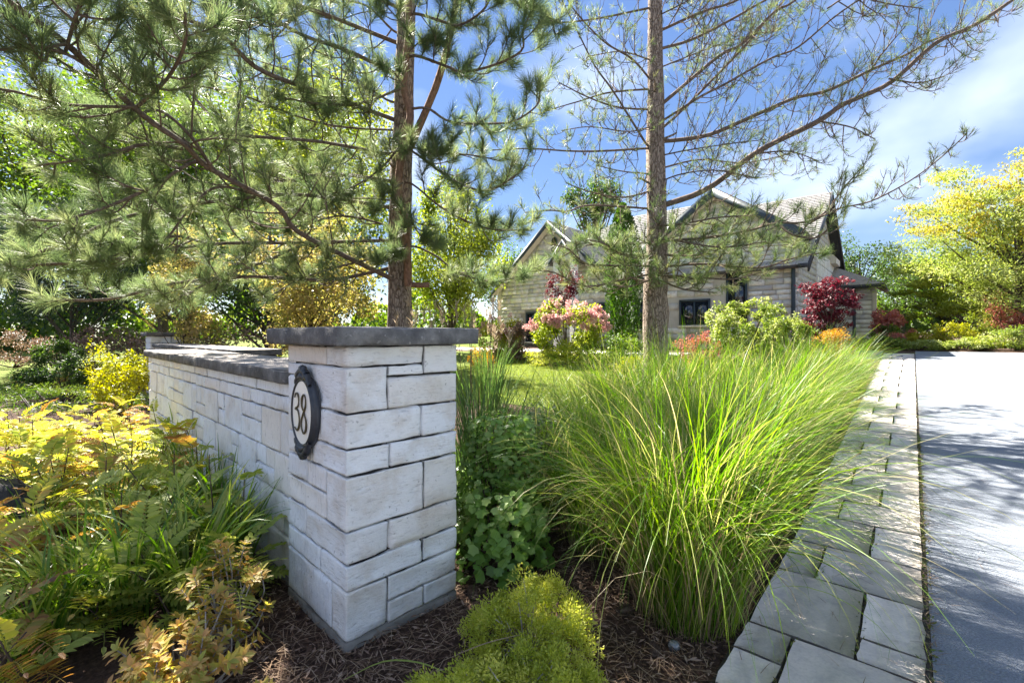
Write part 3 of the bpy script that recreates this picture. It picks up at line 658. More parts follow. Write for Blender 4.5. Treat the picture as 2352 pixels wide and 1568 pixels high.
roof_plane('roof', (-.35, -.35, EAVE - .2), (6.9, -.35, EAVE - .2), (6.9, RIDQ, RIDZ), (-.35, RIDQ, RIDZ))
roof_plane('roof', (-.35, 10.6, 4.25), (6.9, 10.6, 4.25), (6.9, RIDQ, RIDZ - .005), (-.35, RIDQ, RIDZ - .005))
g_e = GZ - GS * (GW + .25)
roof_plane('roof', (GA - GW - .25, -.4, g_e + .06), (GA - GW - .25, 1.9, g_e + .06), (GA, 4.7, GZ + .06), (GA, -.4, GZ + .06))
roof_plane('roof', (GA + GW + .25, -.4, g_e + .055), (GA + GW + .25, 1.9, g_e + .055), (GA, 4.7, GZ + .055), (GA, -.4, GZ + .055))
l_e = LZ - LS * (LW + .3)
roof_plane('roof', (LA - LW - .3, -.4, l_e + .06), (LA - LW - .3, 9, l_e + .06), (LA, 9, LZ + .06), (LA, -.4, LZ + .06))
roof_plane('roof', (LA + LW + .3, -.4, l_e + .055), (LA + LW + .3, 9, l_e + .055), (LA, 9, LZ + .055), (LA, -.4, LZ + .055))
roof_plane('roof', (4.6, 2.0, 5.0), (12.6, 2.0, 5.0), (9.4, 6.2, 7.9), (5.4, 6.2, 7.9), course=.24)
roof_plane('roof', (12.6, 2.0, 5.0), (12.6, 10.4, 5.0), (9.4, 6.25, 7.9), (9.4, 6.2, 7.9), course=.24)
# barge boards, eaves, trim
def board(name, a, b, w, dep, mat, parent=house):
    """a board from a to b (t, q, z), w deep downwards, dep thick towards the house"""
    A, B = np.array(hp(*a)), np.array(hp(*b)); dn = np.array([0, 0, -w]); ba = np.array([0, -dep, 0]) if abs(a[0] - b[0]) > .05 else np.array([dep, 0, 0])
    v = [A, B, B + dn, A + dn, A + ba, B + ba, B + dn + ba, A + dn + ba]
    return link(name, mesh_np(name, v, [(0, 1, 2, 3), (7, 6, 5, 4), (0, 4, 5, 1), (1, 5, 6, 2), (2, 6, 7, 3), (3, 7, 4, 0)], mat), parent)
for s_ in (-1, 1):
    board('barge_board', (GA, -.43, GZ + .04), (GA + s_ * (GW + .27), -.43, GZ + .04 - GS * (GW + .27)), .30, .05, M['teal'])
    board('barge_board', (LA, -.43, LZ + .04), (LA + s_ * (LW + .32), -.43, LZ + .04 - LS * (LW + .32)), .24, .05, M['teal'])
    poly('soffit', [[(GA, -.4, GZ - .20), (GA + s_ * (GW + .25), -.4, GZ - .2 - GS * (GW + .25)), (GA + s_ * (GW + .25), .0, GZ - .2 - GS * (GW + .25)), (GA, .0, GZ - .20)]], M['cream_trim'])
    poly('soffit', [[(LA, -.4, LZ - .16), (LA + s_ * (LW + .3), -.4, LZ - .16 - LS * (LW + .3)), (LA + s_ * (LW + .3), .0, LZ - .16 - LS * (LW + .3)), (LA, .0, LZ - .16)]], M['cream_trim'])
board('barge_board', (-.38, -.35, EAVE - .18), (-.38, RIDQ, RIDZ + .02), .26, .05, M['soffit'])
board('barge_board', (-.38, RIDQ, RIDZ + .02), (-.38, 10.6, 4.27), .26, .05, M['soffit'])
poly('soffit', [[(-.36, RIDQ, RIDZ - .22), (-.36, 10.6, 4.02), (.0, 10.6, 4.02), (0, RIDQ, RIDZ - .22)]], M['soffit'])
prism('eave_return', [(-.6, 4.0), (.0, 4.0), (.0, 4.22), (-.6, 4.18)], 9.3, 10.8, M['soffit'])
board('gutter', (-.35, -.47, EAVE - .18), (GA - GW - .1, -.47, EAVE - .18), .13, .11, M['soffit'])
board('gutter', (GA + GW + .1, -.47, EAVE - .18), (LA - LW, -.47, EAVE - .18), .13, .11, M['soffit'])
prism('corbel', [(-.30, 4.55), (.0, 4.55), (.0, 4.95), (-.18, 4.95), (-.30, 4.8)], 7.2, 8.6, M['cream_trim'])
for q0 in np.arange(3.7, 9.0, .62):                                # pale stone slabs laid over part of the gable end wall
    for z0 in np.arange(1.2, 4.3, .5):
        o = link('pale_slab', rough_block('pale_slab', (-.08, -(q0 + .6), z0), (.0, -q0, z0 + .48), M['stone'], .01, 4, .006, 5, q0 + z0), house)
def spout(t, q, z0, z1, r=.05):
    a = Acc(); p = np.array([hp(t, q, z) for z in np.linspace(z1, z0, 5)]); tube(a, p, r, 8); o = a.build('downspout', M['teal'], house, True)
spout(.10, -.07, HB - .1, EAVE - .25, .062); spout(5.05, -.07, HB, EAVE - .25)
# windows
def window(t0, t1, z0, z1, panes=2, arch=False, q=-.01):
    f_ = .05
    w = link('window', box_mesh('window', (t0, -.10 - 0, z0), (t1, -q + .0, z1), M['soffit']), house)
    n_ = panes; pw = (t1 - t0 - f_) / n_
    for k in range(n_):
        a = t0 + f_ / 2 + k * pw + f_ / 2; b = a + pw - f_
        link('pane', box_mesh('pane', (a, -q - .004, z0 + f_), (b, -q + .006, z1 - f_), M['glass']), w)
    link('frame', box_mesh('frame', (t0 - .04, -q + .0, z1), (t1 + .04, -q + .035, z1 + .07), M['teal']), w)
    link('frame', box_mesh('frame', (t0 - .04, -q + .0, z0), (t0 + .025, -q + .035, z1 - .003), M['teal']), w)
    link('frame', box_mesh('frame', (t1 - .025, -q + .0, z0), (t1 + .04, -q + .035, z1 - .003), M['teal']), w)
    for k in range(1, n_): c = t0 + f_ / 2 + k * pw; link('mullion', box_mesh('mullion', (c - .03, -q, z0), (c + .03, -q + .03, z1 - .004), M['teal']), w)
    link('sill', box_mesh('sill', (t0 - .08, -q, z0 - .09), (t1 + .08, -q + .07, z0 - .003), M['cream_trim']), w)
    return w
window(2.75, 3.8, 1.78, 2.66); window(1.52, 2.13, 1.9, 3.60, 1); window(6.98, 7.32, 1.93, 2.72, 1); window(10.65, 11.25, 1.1, 2.45, 1); window(4.95, 5.65, 1.65, 2.75, 2)
aw = [(9.47, 5.25), (9.77, 5.25), (9.77, 5.72)] + [(9.62 + .15 * math.cos(a), 5.72 + .19 * math.sin(a)) for a in np.linspace(.3, math.pi - .3, 6)] + [(9.47, 5.72)]
wv = prism('window', aw, -.03, .1, M['teal']); prism('pane', [(9.62 + (t - 9.62) * .75, 5.55 + (z - 5.55) * .88) for t, z in aw], -.038, .0, M['glass'], wv)
# small porch gable beside the left gable
pg_ = prism('porch_gable', [(7.75, 4.55), (8.95, 4.55), (8.35, 5.36)], -1.2, 2.6, M['house_stone'])
for s_ in (-1, 1): board('barge_board', (8.35, -1.26, 5.44), (8.35 + s_ * .72, -1.26, 4.52), .16, .05, M['teal'], pg_)
roof_plane('porch_roof', (7.6, -1.22, 4.46), (7.6, 2.4, 4.46), (8.35, 2.4, 5.44), (8.35, -1.22, 5.44), pg_)
roof_plane('porch_roof', (9.1, -1.22, 4.455), (9.1, 2.4, 4.455), (8.35, 2.4, 5.435), (8.35, -1.22, 5.435), pg_)
prism('wall', [(7.8, HB - .3), (8.05, HB - .3), (8.05, 4.55), (7.8, 4.55)], -1.1, -.85, M['stone']); prism('wall', [(8.65, HB - .3), (8.9, HB - .3), (8.9, 4.55), (8.65, 4.55)], -1.1, -.85, M['stone'])
# low bay towards the drive with its own hipped roof
prism('bay_wall', [(-1.55, HB - .3), (-.01, HB - .3), (-.01, 3.45), (-1.55, 3.45)], 7.03, 10.4, MW)
def bayblocks():
    rr = random.Random(4); z = 1.05
    while z < 3.3:
        h = rr.choice([.16, .18, .2]); t = -1.54
        while t < -.02:
            w = min(rr.choice([.3, .4, .5, .6]), -.01 - t)
            if w > .08: v, f = blk(w - .012, h - .012, .035); o = link('block', mesh_np('block', v, f, M['house_stone']), house); o.location = hp(t + w / 2, 7.03, z + h / 2)
            t += w
        z += h
bayblocks()
roof_plane('bay_roof', (-1.95, 6.6, 3.5), (.0, 6.6, 3.5), (.0, 8.7, 4.55), (-.1, 8.7, 4.55), course=.17)
roof_plane('bay_roof', (-1.95, 6.6, 3.495), (-1.95, 10.8, 3.495), (-.1, 8.75, 4.545), (-.1, 8.7, 4.545), course=.17)
board('gutter', (-1.97, 6.57, 3.49), (.0, 6.57, 3.49), .12, .1, M['soffit']); board('gutter', (-2.0, 6.57, 3.49), (-2.0, 10.8, 3.49), .12, .1, M['soffit'])
spout(-.95, 6.96, HB, 3.42, .06)
prism('corner_post', [(-1.68, HB), (-1.56, HB), (-1.56, 3.45), (-1.68, 3.45)], 7.0, 7.25, M['cream_trim'])
prism('doorstep', [(-1.95, HB - .3), (-1.5, HB - .3), (-1.5, HB + .16), (-1.95, HB + .16)], 6.7, 7.0, M['concrete'])

# ------------------------------------------------------------------ pine trees
def tufts(acc, pos, d, n, ln, wd, shoot):
    """needles standing off the last length of a shoot"""
    pos = np.asarray(pos); d = nrm(np.asarray(d)); m = len(pos); P = np.repeat(pos, n, 0); D = np.repeat(d, n, 0); k = m * n
    rad = rdir(k); rad = nrm(rad - (rad * D).sum(1, keepdims=True) * D); u = rng.random(k); th = R(22) + R(46) * (1 - u) + rng.normal(size=k) * .12
    dv = D * np.cos(th)[:, None] + rad * np.sin(th)[:, None] + np.array([0, 0, -.04])
    base = P - D * (shoot * (1 - u))[:, None]
    lens = ln * rng.uniform(.7, 1.1, k) * np.repeat(rng.uniform(.8, 1.15, m), n); tone = np.clip(np.repeat(rng.random(m), n) * .7 + rng.random(k) * .35, 0, 1)
    leaves(acc, base, dv, D + rdir(k) * .3, lens, wd, 'needle', 0, tone)
class Pine:
    def __init__(s, name, label, base, bark):
        s.e = empty(name, base, 0, label, 'tree', 'pine trees by the gate wall'); s.b = np.asarray(base, float); s.tp = []; s.td = []; s.thin = Acc(s.b); s.bark = bark; s.sp = []; s.sd = []; s.tr = None
    def part(s, name, pts, r0, r1, n=14, sides=8, mat=None, wob=.04, smooth=True):
        a = Acc(s.b); p = catmull(pts, n); tube(a, p, np.linspace(r0, r1, n), sides, wob); a.build(name, mat or s.bark, s.e, smooth)
        if name == 'trunk': s.tr = p
        return p
    def twig(s, p0, d, ln, r, droop=0.0, up=.35, k=5):
        t = np.linspace(0, 1, k)[:, None]; j = rng.normal(size=3) * .12 * ln
        p = p0 + d * ln * t + np.array([0, 0, 1]) * (up * ln * t ** 2 - droop * ln * np.sin(t * 3.1)) + j * t * (1 - t) * 2
        tube(s.thin, p, np.linspace(r, r * .45, k), 4); return p
    def limb(s, pts, r0, r1, sub=.7, step=.22, start=.15, leaf=1.0, up=.3, small=False, droop=.1, twigs=4, flat=.35, subr=.011):
        pts = np.array(pts, float); r0 = r0 * .8
        if s.tr is not None:
            q = s.tr[np.argmin(abs(s.tr[:, 2] - pts[0, 2]))]
            if .02 < np.linalg.norm(q[:2] - pts[0, :2]) < .45 and len(pts) > 3 and r0 > .0125: pts = np.concatenate([[[q[0], q[1], pts[0, 2] - .03]], pts])
        seg_ = np.linalg.norm(pts[-1] - pts[0]); pts[1:-1] += rng.normal(size=pts[1:-1].shape) * min(seg_, 2.5) * .012
        n = max(8, len(pts) * 4); p = s.part('limb', pts, r0, r1, n, 7, M['bark_twig'] if r0 < .05 else M['bark_red'])
        seg = np.linalg.norm(np.diff(p, axis=0), axis=1); cum = np.concatenate([[0], np.cumsum(seg)]); Ltot = cum[-1]; q = Ltot * start; side = 1
        tp, td = (s.sp, s.sd) if small else (s.tp, s.td)
        while q < Ltot:
            i = min(len(p) - 2, np.searchsorted(cum, q) - 1); f = (q - cum[i]) / max(seg[i], 1e-6); pos = p[i] + (p[i + 1] - p[i]) * f; t = nrm(p[i + 1] - p[i])
            sd = np.cross(t, [0, 0, 1]); sd = nrm(sd if np.linalg.norm(sd) > .1 else np.array([1., 0, 0])); rel = q / Ltot
            d = nrm(t * rng.uniform(.35, .8) + sd * side * rng.uniform(.5, 1) + np.array([0, 0, 1]) * rng.normal() * flat)
            ln = sub * (1.05 - .55 * rel) * rng.uniform(.55, 1.2)
            b = s.twig(pos, d, ln, subr * (1.1 - .5 * rel), droop * rng.random(), up * rng.uniform(.4, 1.4))
            end = nrm(b[-1] - b[-2])
            if rng.random() < leaf: tp.append(b[-1]); td.append(end)
            for w in range(twigs):
                k = rng.uniform(.3, .97); j = min(3, int(k * 4)); pp = b[j] + (b[j + 1] - b[j]) * (k * 4 - j); bd = nrm(b[j + 1] - b[j])
                d2 = nrm(bd * .7 + rdir(1)[0] * .8 + np.array([0, 0, .25])); l2 = ln * rng.uniform(.22, .5)
                c = s.twig(pp, d2, l2, subr * .5, 0, .3, 4)
                if rng.random() < leaf: tp.append(c[-1]); td.append(nrm(c[-1] - c[-2]))
            side = -side; q += step * rng.uniform(.6, 1.4)
        tp.append(p[-1]); td.append(nrm(p[-1] - p[-2]))
    def done(s, mat, n=46, ln=.15, wd=.0030, shoot=.16, ns=14, ls=.085):
        a = s.thin.build('twigs', M['bark_twig'], s.e); a['kind'] = 'stuff'
        f = Acc(s.b)
        if s.tp: tufts(f, s.tp, s.td, n, ln, wd, shoot)
        if s.sp: tufts(f, s.sp, s.sd, ns, ls, wd * .85, .07)
        o = f.build('needles', mat, s.e); o['kind'] = 'stuff'
def P3(*a): return [at(*q) for q in a]

# the pine behind the number pillar
b1 = gx(918, 6.5)
p1 = Pine('pine_tree', 'dense dark green pine rising behind the number pillar, with reddish climbing limb', b1, M['bark_pine'])
p1.part('trunk', [b1 - [0, 0, .2], at(918, 640, 6.5), at(922, 400, 6.5), at(930, 150, 6.5), at(935, -120, 6.5), at(936, -420, 6.5), at(936, -700, 6.5)], .185, .075, 34, 14, None, .045)
p1.part('limb', P3((938, 655, 6.32), (935, 586, 6.2), (928, 493, 6.1), (913, 454, 6.06), (928, 312, 6.05), (942, 264, 6.05), (928, 195, 6.05), (938, 73, 6.05), (938, -60, 6.0), (930, -250, 5.9)), .055, .038, 40, 8, M['bark_red'])
p1.part('limb', P3((940, 340, 6.45), (957, 303, 6.4), (1006, 186, 6.3), (1040, 49, 6.2), (1062, -90, 6.2)), .06, .035, 16, 8, M['bark_red'])
p1.part('limb', P3((935, 652, 6.35), (960, 655, 6.2), (984, 654, 6.15)), .04, .036, 5, 8, M['bark_red'])
for z_, a_ in ((2.6, -2.4), (3.1, -.9), (3.7, -1.9), (4.4, -1.2), (1.9, -1.4)): q = p1.tr[np.argmin(abs(p1.tr[:, 2] - z_))]; p1.part('stub', [q, q + np.array([math.cos(a_), math.sin(a_), .15]) * .22, q + np.array([math.cos(a_), math.sin(a_), .2]) * rng.uniform(.26, .34)], .022, .014, 4, 6)
# towards the left
p1.limb(P3((915, 645, 6.4), (781, 586, 6.0), (688, 532, 5.6), (635, 478, 5.3), (488, 386, 4.6), (420, 342, 4.2), (317, 244, 3.7), (151, 117, 3.15), (30, 15, 2.8), (-80, -70, 2.6)), .045, .018, .85, .15, .2, 1, .35)
p1.limb(P3((889, 352, 6.5), (830, 337, 6.2), (732, 322, 5.8), (586, 312, 5.3), (430, 300, 4.9)), .036, .014, .8, .15, .12)
p1.limb(P3((905, 165, 6.4), (800, 127, 6.0), (708, 83, 5.6), (600, 30, 5.1), (480, -40, 4.7)), .04, .015, .85, .14, .15)
p1.limb(P3((900, 270, 6.4), (740, 220, 5.6), (606, 151, 4.9), (513, 98, 4.4), (400, 20, 3.9), (280, -60, 3.5)), .04, .015, .8, .14, .15)
p1.limb(P3((918, 205, 6.05), (830, 234, 5.8), (732, 239, 5.5), (654, 225, 5.3)), .022, .010, .6, .14, .2)
p1.limb(P3((317, 244, 3.7), (244, 244, 3.5), (137, 239, 3.3), (30, 215, 3.1), (-60, 200, 3.0)), .016, .008, .5, .13, .05)
p1.limb(P3((250, 190, 3.4), (146, 125, 3.1), (40, 112, 2.9), (-70, 130, 2.8)), .014, .008, .5, .13, .05)
p1.limb(P3((488, 386, 4.6), (444, 376, 4.5), (342, 430, 4.3), (215, 483, 4.0), (122, 508, 3.85), (20, 500, 3.7)), .022, .009, .6, .13, .1)
p1.limb(P3((600, 450, 5.2), (513, 420, 5.0), (440, 464, 4.8), (371, 537, 4.7), (290, 600, 4.6)), .02, .009, .6, .14, .1)
p1.limb(P3((905, 610, 6.45), (760, 640, 6.0), (560, 640, 5.5), (400, 660, 5.1), (240, 680, 4.7), (130, 690, 4.4)), .034, .012, .7, .15, .15)
p1.limb(P3((895, 560, 6.5), (700, 560, 6.0), (480, 560, 5.3), (250, 600, 4.6), (60, 610, 4.1)), .036, .012, .75, .14, .15)
p1.limb(P3((900, 480, 6.5), (700, 440, 5.9), (500, 470, 5.2), (300, 500, 4.7), (130, 560, 4.2), (20, 600, 4.0)), .034, .012, .7, .15, .15)
p1.limb(P3((900, 100, 6.5), (700, 20, 5.8), (520, -30, 5.0), (330, -30, 4.2), (150, -10, 3.6), (20, 40, 3.2)), .04, .012, .8, .15, .15)
p1.limb(P3((905, 420, 6.5), (760, 400, 6.2), (600, 400, 6.0), (420, 210, 5.8), (260, 160, 5.6)), .034, .012, .8, .16, .15)
p1.limb(P3((905, 20, 6.5), (760, -60, 6.4), (600, 60, 6.2), (380, 100, 5.9), (200, 60, 5.7)), .034, .012, .9, .16, .15)
p1.limb(P3((151, 117, 3.15), (180, 30, 2.9), (215, -40, 2.7)), .014, .009, .4, .1, .1)
p1.limb(P3((317, 244, 3.7), (390, 180, 3.4), (420, 100, 3.1), (425, 30, 2.9)), .016, .009, .4, .1, .2)
for q in (((905, 300, 6.5), (800, 290, 6.1), (700, 270, 5.7), (560, 220, 5.2), (420, 190, 4.8)), ((900, 520, 6.5), (790, 500, 6.2), (660, 520, 5.9), (540, 500, 5.6)), ((900, 230, 6.5), (820, 180, 6.6), (700, 160, 6.8), (560, 130, 7.0)), ((905, 450, 6.5), (820, 460, 6.8), (700, 480, 7.1), (560, 520, 7.3)),
          ((890, 590, 6.5), (800, 610, 6.1), (700, 640, 5.8), (620, 680, 5.6)), ((700, 560, 6.0), (600, 600, 5.6), (500, 640, 5.3), (380, 700, 5.0)), ((480, 560, 5.3), (400, 540, 4.9), (300, 560, 4.6), (180, 620, 4.3)), ((420, 342, 4.2), (330, 330, 4.0), (220, 360, 3.8), (90, 380, 3.7)), ((488, 386, 4.6), (430, 300, 4.3), (350, 250, 4.1), (260, 310, 3.9)),
          ((600, 30, 5.1), (500, 60, 4.8), (420, 60, 4.5), (320, 90, 4.2)), ((700, 20, 5.8), (640, 60, 5.5), (560, 30, 5.2), (470, 20, 4.9)), ((905, 70, 6.5), (850, 20, 6.3), (790, -10, 6.1), (700, -50, 5.8)), ((920, 330, 6.1), (880, 380, 5.9), (830, 420, 5.7), (760, 450, 5.6))):
    p1.limb(P3(*q), .022, .009, .65, .14, .15, 1, .3)
for q in (((930, 60, 6.0), (900, 30, 5.8), (870, -10, 5.7)), ((928, 200, 6.0), (900, 160, 5.8), (868, 150, 5.7)), ((925, 420, 6.0), (890, 440, 5.8), (860, 480, 5.7)), ((940, 480, 6.1), (960, 530, 5.9), (1000, 560, 5.8)), ((935, 560, 6.1), (905, 590, 5.9), (870, 600, 5.8)), ((938, 120, 6.0), (975, 90, 5.8), (1010, 100, 5.7)), ((935, 330, 6.0), (975, 350, 5.9), (1010, 340, 5.8))):
    p1.limb(P3(*q), .012, .006, .3, .08, .2, 1, .3)
# towards the right, against the sky
rk = dict(sub=.50, step=.10, start=.25, up=.4, twigs=4)
p1.limb(P3((945, 130, 6.1), (1016, 156, 5.9), (1069, 164, 5.8), (1138, 151, 5.6), (1187, 112, 5.4), (1211, 73, 5.35), (1225, 20, 5.3)), .026, .010, **rk)
p1.limb(P3((945, 35, 6.1), (1011, 51, 5.9), (1055, 56, 5.8), (1099, 29, 5.6), (1128, 0, 5.5), (1150, -40, 5.4)), .026, .010, **rk)
p1.limb(P3((945, 250, 6.05), (982, 259, 6.0), (1040, 278, 5.9), (1138, 288, 5.7), (1187, 273, 5.6), (1226, 244, 5.5), (1240, 200, 5.5)), .022, .009, **rk)
p1.limb(P3((940, 345, 6.3), (1006, 391, 6.0), (1069, 425, 5.8), (1128, 435, 5.6), (1187, 410, 5.5), (1205, 385, 5.5)), .022, .009, **rk)
p1.limb(P3((940, 430, 6.4), (1016, 479, 6.1), (1089, 513, 5.9), (1138, 527, 5.8), (1216, 527, 5.7)), .020, .008, **rk)
p1.limb(P3((942, 340, 6.4), (1010, 350, 6.2), (1090, 362, 6.1), (1150, 370, 6.0)), .018, .008, **rk)
p1.limb(P3((942, 576, 6.4), (1001, 591, 6.2), (1050, 620, 6.1), (1113, 649, 6.0), (1180, 640, 5.9), (1230, 615, 5.9)), .02, .008, .42, .10, .45, 1, .3)
p1.limb(P3((925, -40, 6.4), (1040, -30, 6.2), (1150, -10, 6.0), (1250, 40, 5.8), (1275, 80, 5.8)), .03, .01, .5, .12, .3)
for k in range(3):                                                # crown above the frame
    a = rng.uniform(0, 6.28); z = rng.uniform(6.5, 9.5); ln = (11.0 - z) * .35; o = np.array([b1[0] - .0, b1[1], z])
    e_ = o + np.array([math.cos(a), math.sin(a), .25]) * ln
    p1.limb([o, (o + e_) / 2 + [0, 0, -.1], e_], .03, .01, .5, .3, .2, .7)
p1.done(M['needle'], 66, .17, .0034)

# the half bare pine left of the drive
b2 = gx(1505, 7.5)
p2 = Pine('pine_tree', 'half bare pine with straight trunk and long thin limbs reaching over the drive', b2, M['bark_pine'])
p2.part('trunk', [b2 - [0, 0, .2], at(1506, 700, 7.5), at(1508, 560, 7.5), at(1506, 300, 7.5), at(1504, 0, 7.5), at(1502, -300, 7.5), at(1500, -650, 7.5)], .22, .055, 34, 14, None, .045)
for z_, a_ in ((1.9, -2.3), (2.4, -.8), (3.3, -1.6), (3.9, -2.6), (4.7, -.6), (5.2, -1.9)): q = p2.tr[np.argmin(abs(p2.tr[:, 2] - z_))]; p2.part('stub', [q, q + np.array([math.cos(a_), math.sin(a_), .15]) * .24, q + np.array([math.cos(a_), math.sin(a_), .2]) * rng.uniform(.28, .4)], .022, .013, 4, 6)
bare = dict(sub=.85, step=.10, start=.12, leaf=.75, small=True, up=.25, droop=.25, twigs=6, flat=.7, subr=.0085)
p2.limb(P3((1510, 476, 7.5), (1616, 430, 7.3), (1743, 352, 7.0), (1875, 278, 6.7), (1939, 239, 6.55), (2041, 181, 6.3), (2149, 112, 6.1), (2237, 59, 5.9), (2325, 0, 5.75), (2400, -50, 5.6)), .062, .016, **bare)
p2.limb(P3((1510, 330, 7.5), (1616, 308, 7.3), (1734, 269, 7.1), (1822, 232, 6.9), (1900, 205, 6.8), (1997, 166, 6.6), (2080, 122, 6.5), (2144, 98, 6.4), (2230, 70, 6.3)), .046, .011, **bare)
p2.limb(P3((1510, 122, 7.5), (1592, 93, 7.4), (1680, 49, 7.3), (1758, 0, 7.2), (1850, -50, 7.1)), .034, .014, **bare)
p2.limb(P3((1510, 72, 7.5), (1616, 39, 7.4), (1690, 0, 7.3), (1800, -60, 7.2)), .032, .014, **bare)
p2.limb(P3((1508, 250, 7.5), (1560, 205, 7.4), (1656, 127, 7.2), (1709, 93, 7.1), (1783, 29, 7.0), (1822, 0, 6.9), (1900, -60, 6.8)), .038, .014, **bare)
p2.limb(P3((1510, 300, 7.5), (1568, 254, 7.6), (1680, 142, 7.7), (1743, 68, 7.8), (1792, 15, 7.9), (1850, -50, 8)), .032, .014, **bare)
p2.limb(P3((1515, 275, 7.5), (1600, 222, 7.2), (1665, 190, 7.0), (1763, 142, 6.8), (1836, 105, 6.6), (1910, 49, 6.4), (1978, 0, 6.3), (2040, -40, 6.2)), .026, .009, **bare)
p2.limb(P3((1505, 390, 7.5), (1600, 372, 7.8), (1720, 368, 8.0), (1850, 345, 8.3)), .02, .007, **bare)
p2.limb(P3((1900, 20, 5.9), (1960, -10, 5.8), (2040, 10, 5.7), (2120, 20, 5.6)), .014, .006, **dict(bare, leaf=.8))
dense = dict(sub=.55, step=.12, start=.10, leaf=.95, up=.35, twigs=3, droop=.08)
p2.limb(P3((1510, 558, 7.4), (1616, 542, 7.1), (1714, 527, 6.9), (1787, 513, 6.7), (1851, 518, 6.6), (1900, 488, 6.5), (1929, 454, 6.4), (1973, 391, 6.3)), .030, .008, **dict(dense, leaf=.85))
p2.limb(P3((1851, 518, 6.6), (1919, 483, 6.5), (2007, 454, 6.4), (2080, 420, 6.3), (2154, 376, 6.2), (2207, 322, 6.1), (2222, 298, 6.1)), .016, .006, **dict(bare, leaf=.6, sub=.4))
p2.limb(P3((1512, 607, 7.4), (1616, 605, 7.1), (1743, 610, 6.8), (1812, 596, 6.7), (1900, 578, 6.6)), .030, .009, **dense)
p2.limb(P3((1512, 628, 7.4), (1590, 640, 7.0), (1680, 640, 6.8), (1750, 625, 6.7)), .024, .008, **dense)
p2.limb(P3((1510, 545, 7.4), (1580, 560, 6.9), (1660, 570, 6.6), (1760, 555, 6.4)), .024, .008, **dense)
for q in (((1510, 590, 7.4), (1600, 585, 7.8), (1720, 570, 8.1), (1840, 560, 8.4)), ((1510, 520, 7.4), (1580, 510, 7.0), (1650, 500, 6.7), (1730, 495, 6.5)), ((1510, 640, 7.3), (1570, 665, 7.0), (1640, 672, 6.8)), ((1500, 590, 7.4), (1440, 575, 6.9), (1390, 560, 6.6), (1330, 545, 6.4)), ((1500, 640, 7.4), (1440, 660, 7.1), (1390, 650, 6.9)), ((1787, 513, 6.7), (1820, 540, 6.5), (1870, 545, 6.4), (1900, 530, 6.3))):
    p2.limb(P3(*q), .022, .008, **dense)
for q in (((1508, 420, 7.5), (1570, 400, 7.2), (1650, 395, 7.0), (1740, 410, 6.8)), ((1508, 360, 7.5), (1580, 345, 7.3), (1660, 330, 7.1), (1760, 320, 6.9)), ((1505, 160, 7.5), (1580, 130, 7.8), (1680, 95, 8.1), (1780, 70, 8.4)), ((1505, 40, 7.5), (1560, 10, 7.2), (1640, -30, 6.9)), ((1743, 352, 7.0), (1810, 350, 6.8), (1880, 370, 6.7)), ((1875, 278, 6.7), (1950, 290, 6.5), (2010, 320, 6.4)), ((2041, 181, 6.3), (2110, 190, 6.1), (2170, 175, 6.0)), ((1997, 166, 6.6), (2030, 120, 6.4), (2080, 60, 6.2)), ((1500, 140, 7.5), (1430, 120, 7.2), (1350, 130, 7.0)), ((1500, 290, 7.5), (1440, 300, 7.2), (1360, 290, 7.0), (1290, 300, 6.8)), ((1500, 400, 7.5), (1430, 395, 7.2), (1370, 380, 7.0))):
    p2.limb(P3(*q), .016, .006, **dict(bare, sub=.55))
for q in (((1500, 474, 7.5), (1357, 474, 7.2), (1299, 478, 7.1), (1265, 483, 7.0), (1206, 488, 6.9)), ((1500, 251, 7.5), (1421, 244, 7.3), (1357, 225, 7.1), (1284, 190, 6.9)), ((1500, 205, 7.5), (1401, 215, 7.6), (1333, 234, 7.7), (1250, 256, 7.8)),
          ((1500, 185, 7.5), (1445, 142, 7.3), (1392, 93, 7.1), (1323, 20, 6.9), (1290, -30, 6.8)), ((1500, 15, 7.5), (1382, 44, 7.3), (1284, 54, 7.1), (1240, 50, 7.0)), ((1500, 342, 7.5), (1382, 344, 7.2), (1304, 342, 7.0), (1211, 352, 6.8), (1130, 345, 6.7)),
          ((1490, 330, 7.5), (1465, 303, 7.4), (1401, 205, 7.2), (1367, 146, 7.1), (1323, 73, 7.0), (1290, 0, 6.9))):
    p2.limb(P3(*q), .026, .008, **dict(bare, sub=.6, step=.15))
p2.limb(P3((1500, 612, 7.4), (1421, 605, 7.1), (1357, 596, 6.9), (1304, 576, 6.8), (1260, 560, 6.7)), .026, .008, **dense)
p2.limb(P3((1500, 625, 7.4), (1430, 640, 7.0), (1350, 650, 6.8), (1270, 630, 6.6), (1210, 625, 6.5)), .024, .008, **dense)
p2.limb(P3((1500, 560, 7.4), (1420, 556, 7.2), (1340, 566, 7.0), (1290, 590, 6.9)), .022, .008, **dense)
p2.limb(P3((1500, 440, 7.5), (1430, 452, 7.3), (1350, 440, 7.2), (1300, 420, 7.1)), .02, .007, **dict(bare, leaf=.6, sub=.45))
for k in range(6):
    a = rng.uniform(0, 6.28); z = rng.uniform(6.9, 10.0); ln = (12 - z) * .5; o = np.array([b2[0], b2[1], z]); e_ = o + np.array([math.cos(a), math.sin(a), .45]) * ln
    p2.limb([o, (o + e_) / 2 + [0, 0, -.1], e_], .03, .01, **dict(bare, leaf=.4))
for k in range(12): p2.sp.append(at(1505 + rng.normal() * 14, rng.uniform(0, 560), 7.3)); p2.sd.append(nrm(np.array([rng.normal(), -1, .5])))
p2.done(M['needle2'], 42, .15, .0034, .14, 20, .095)

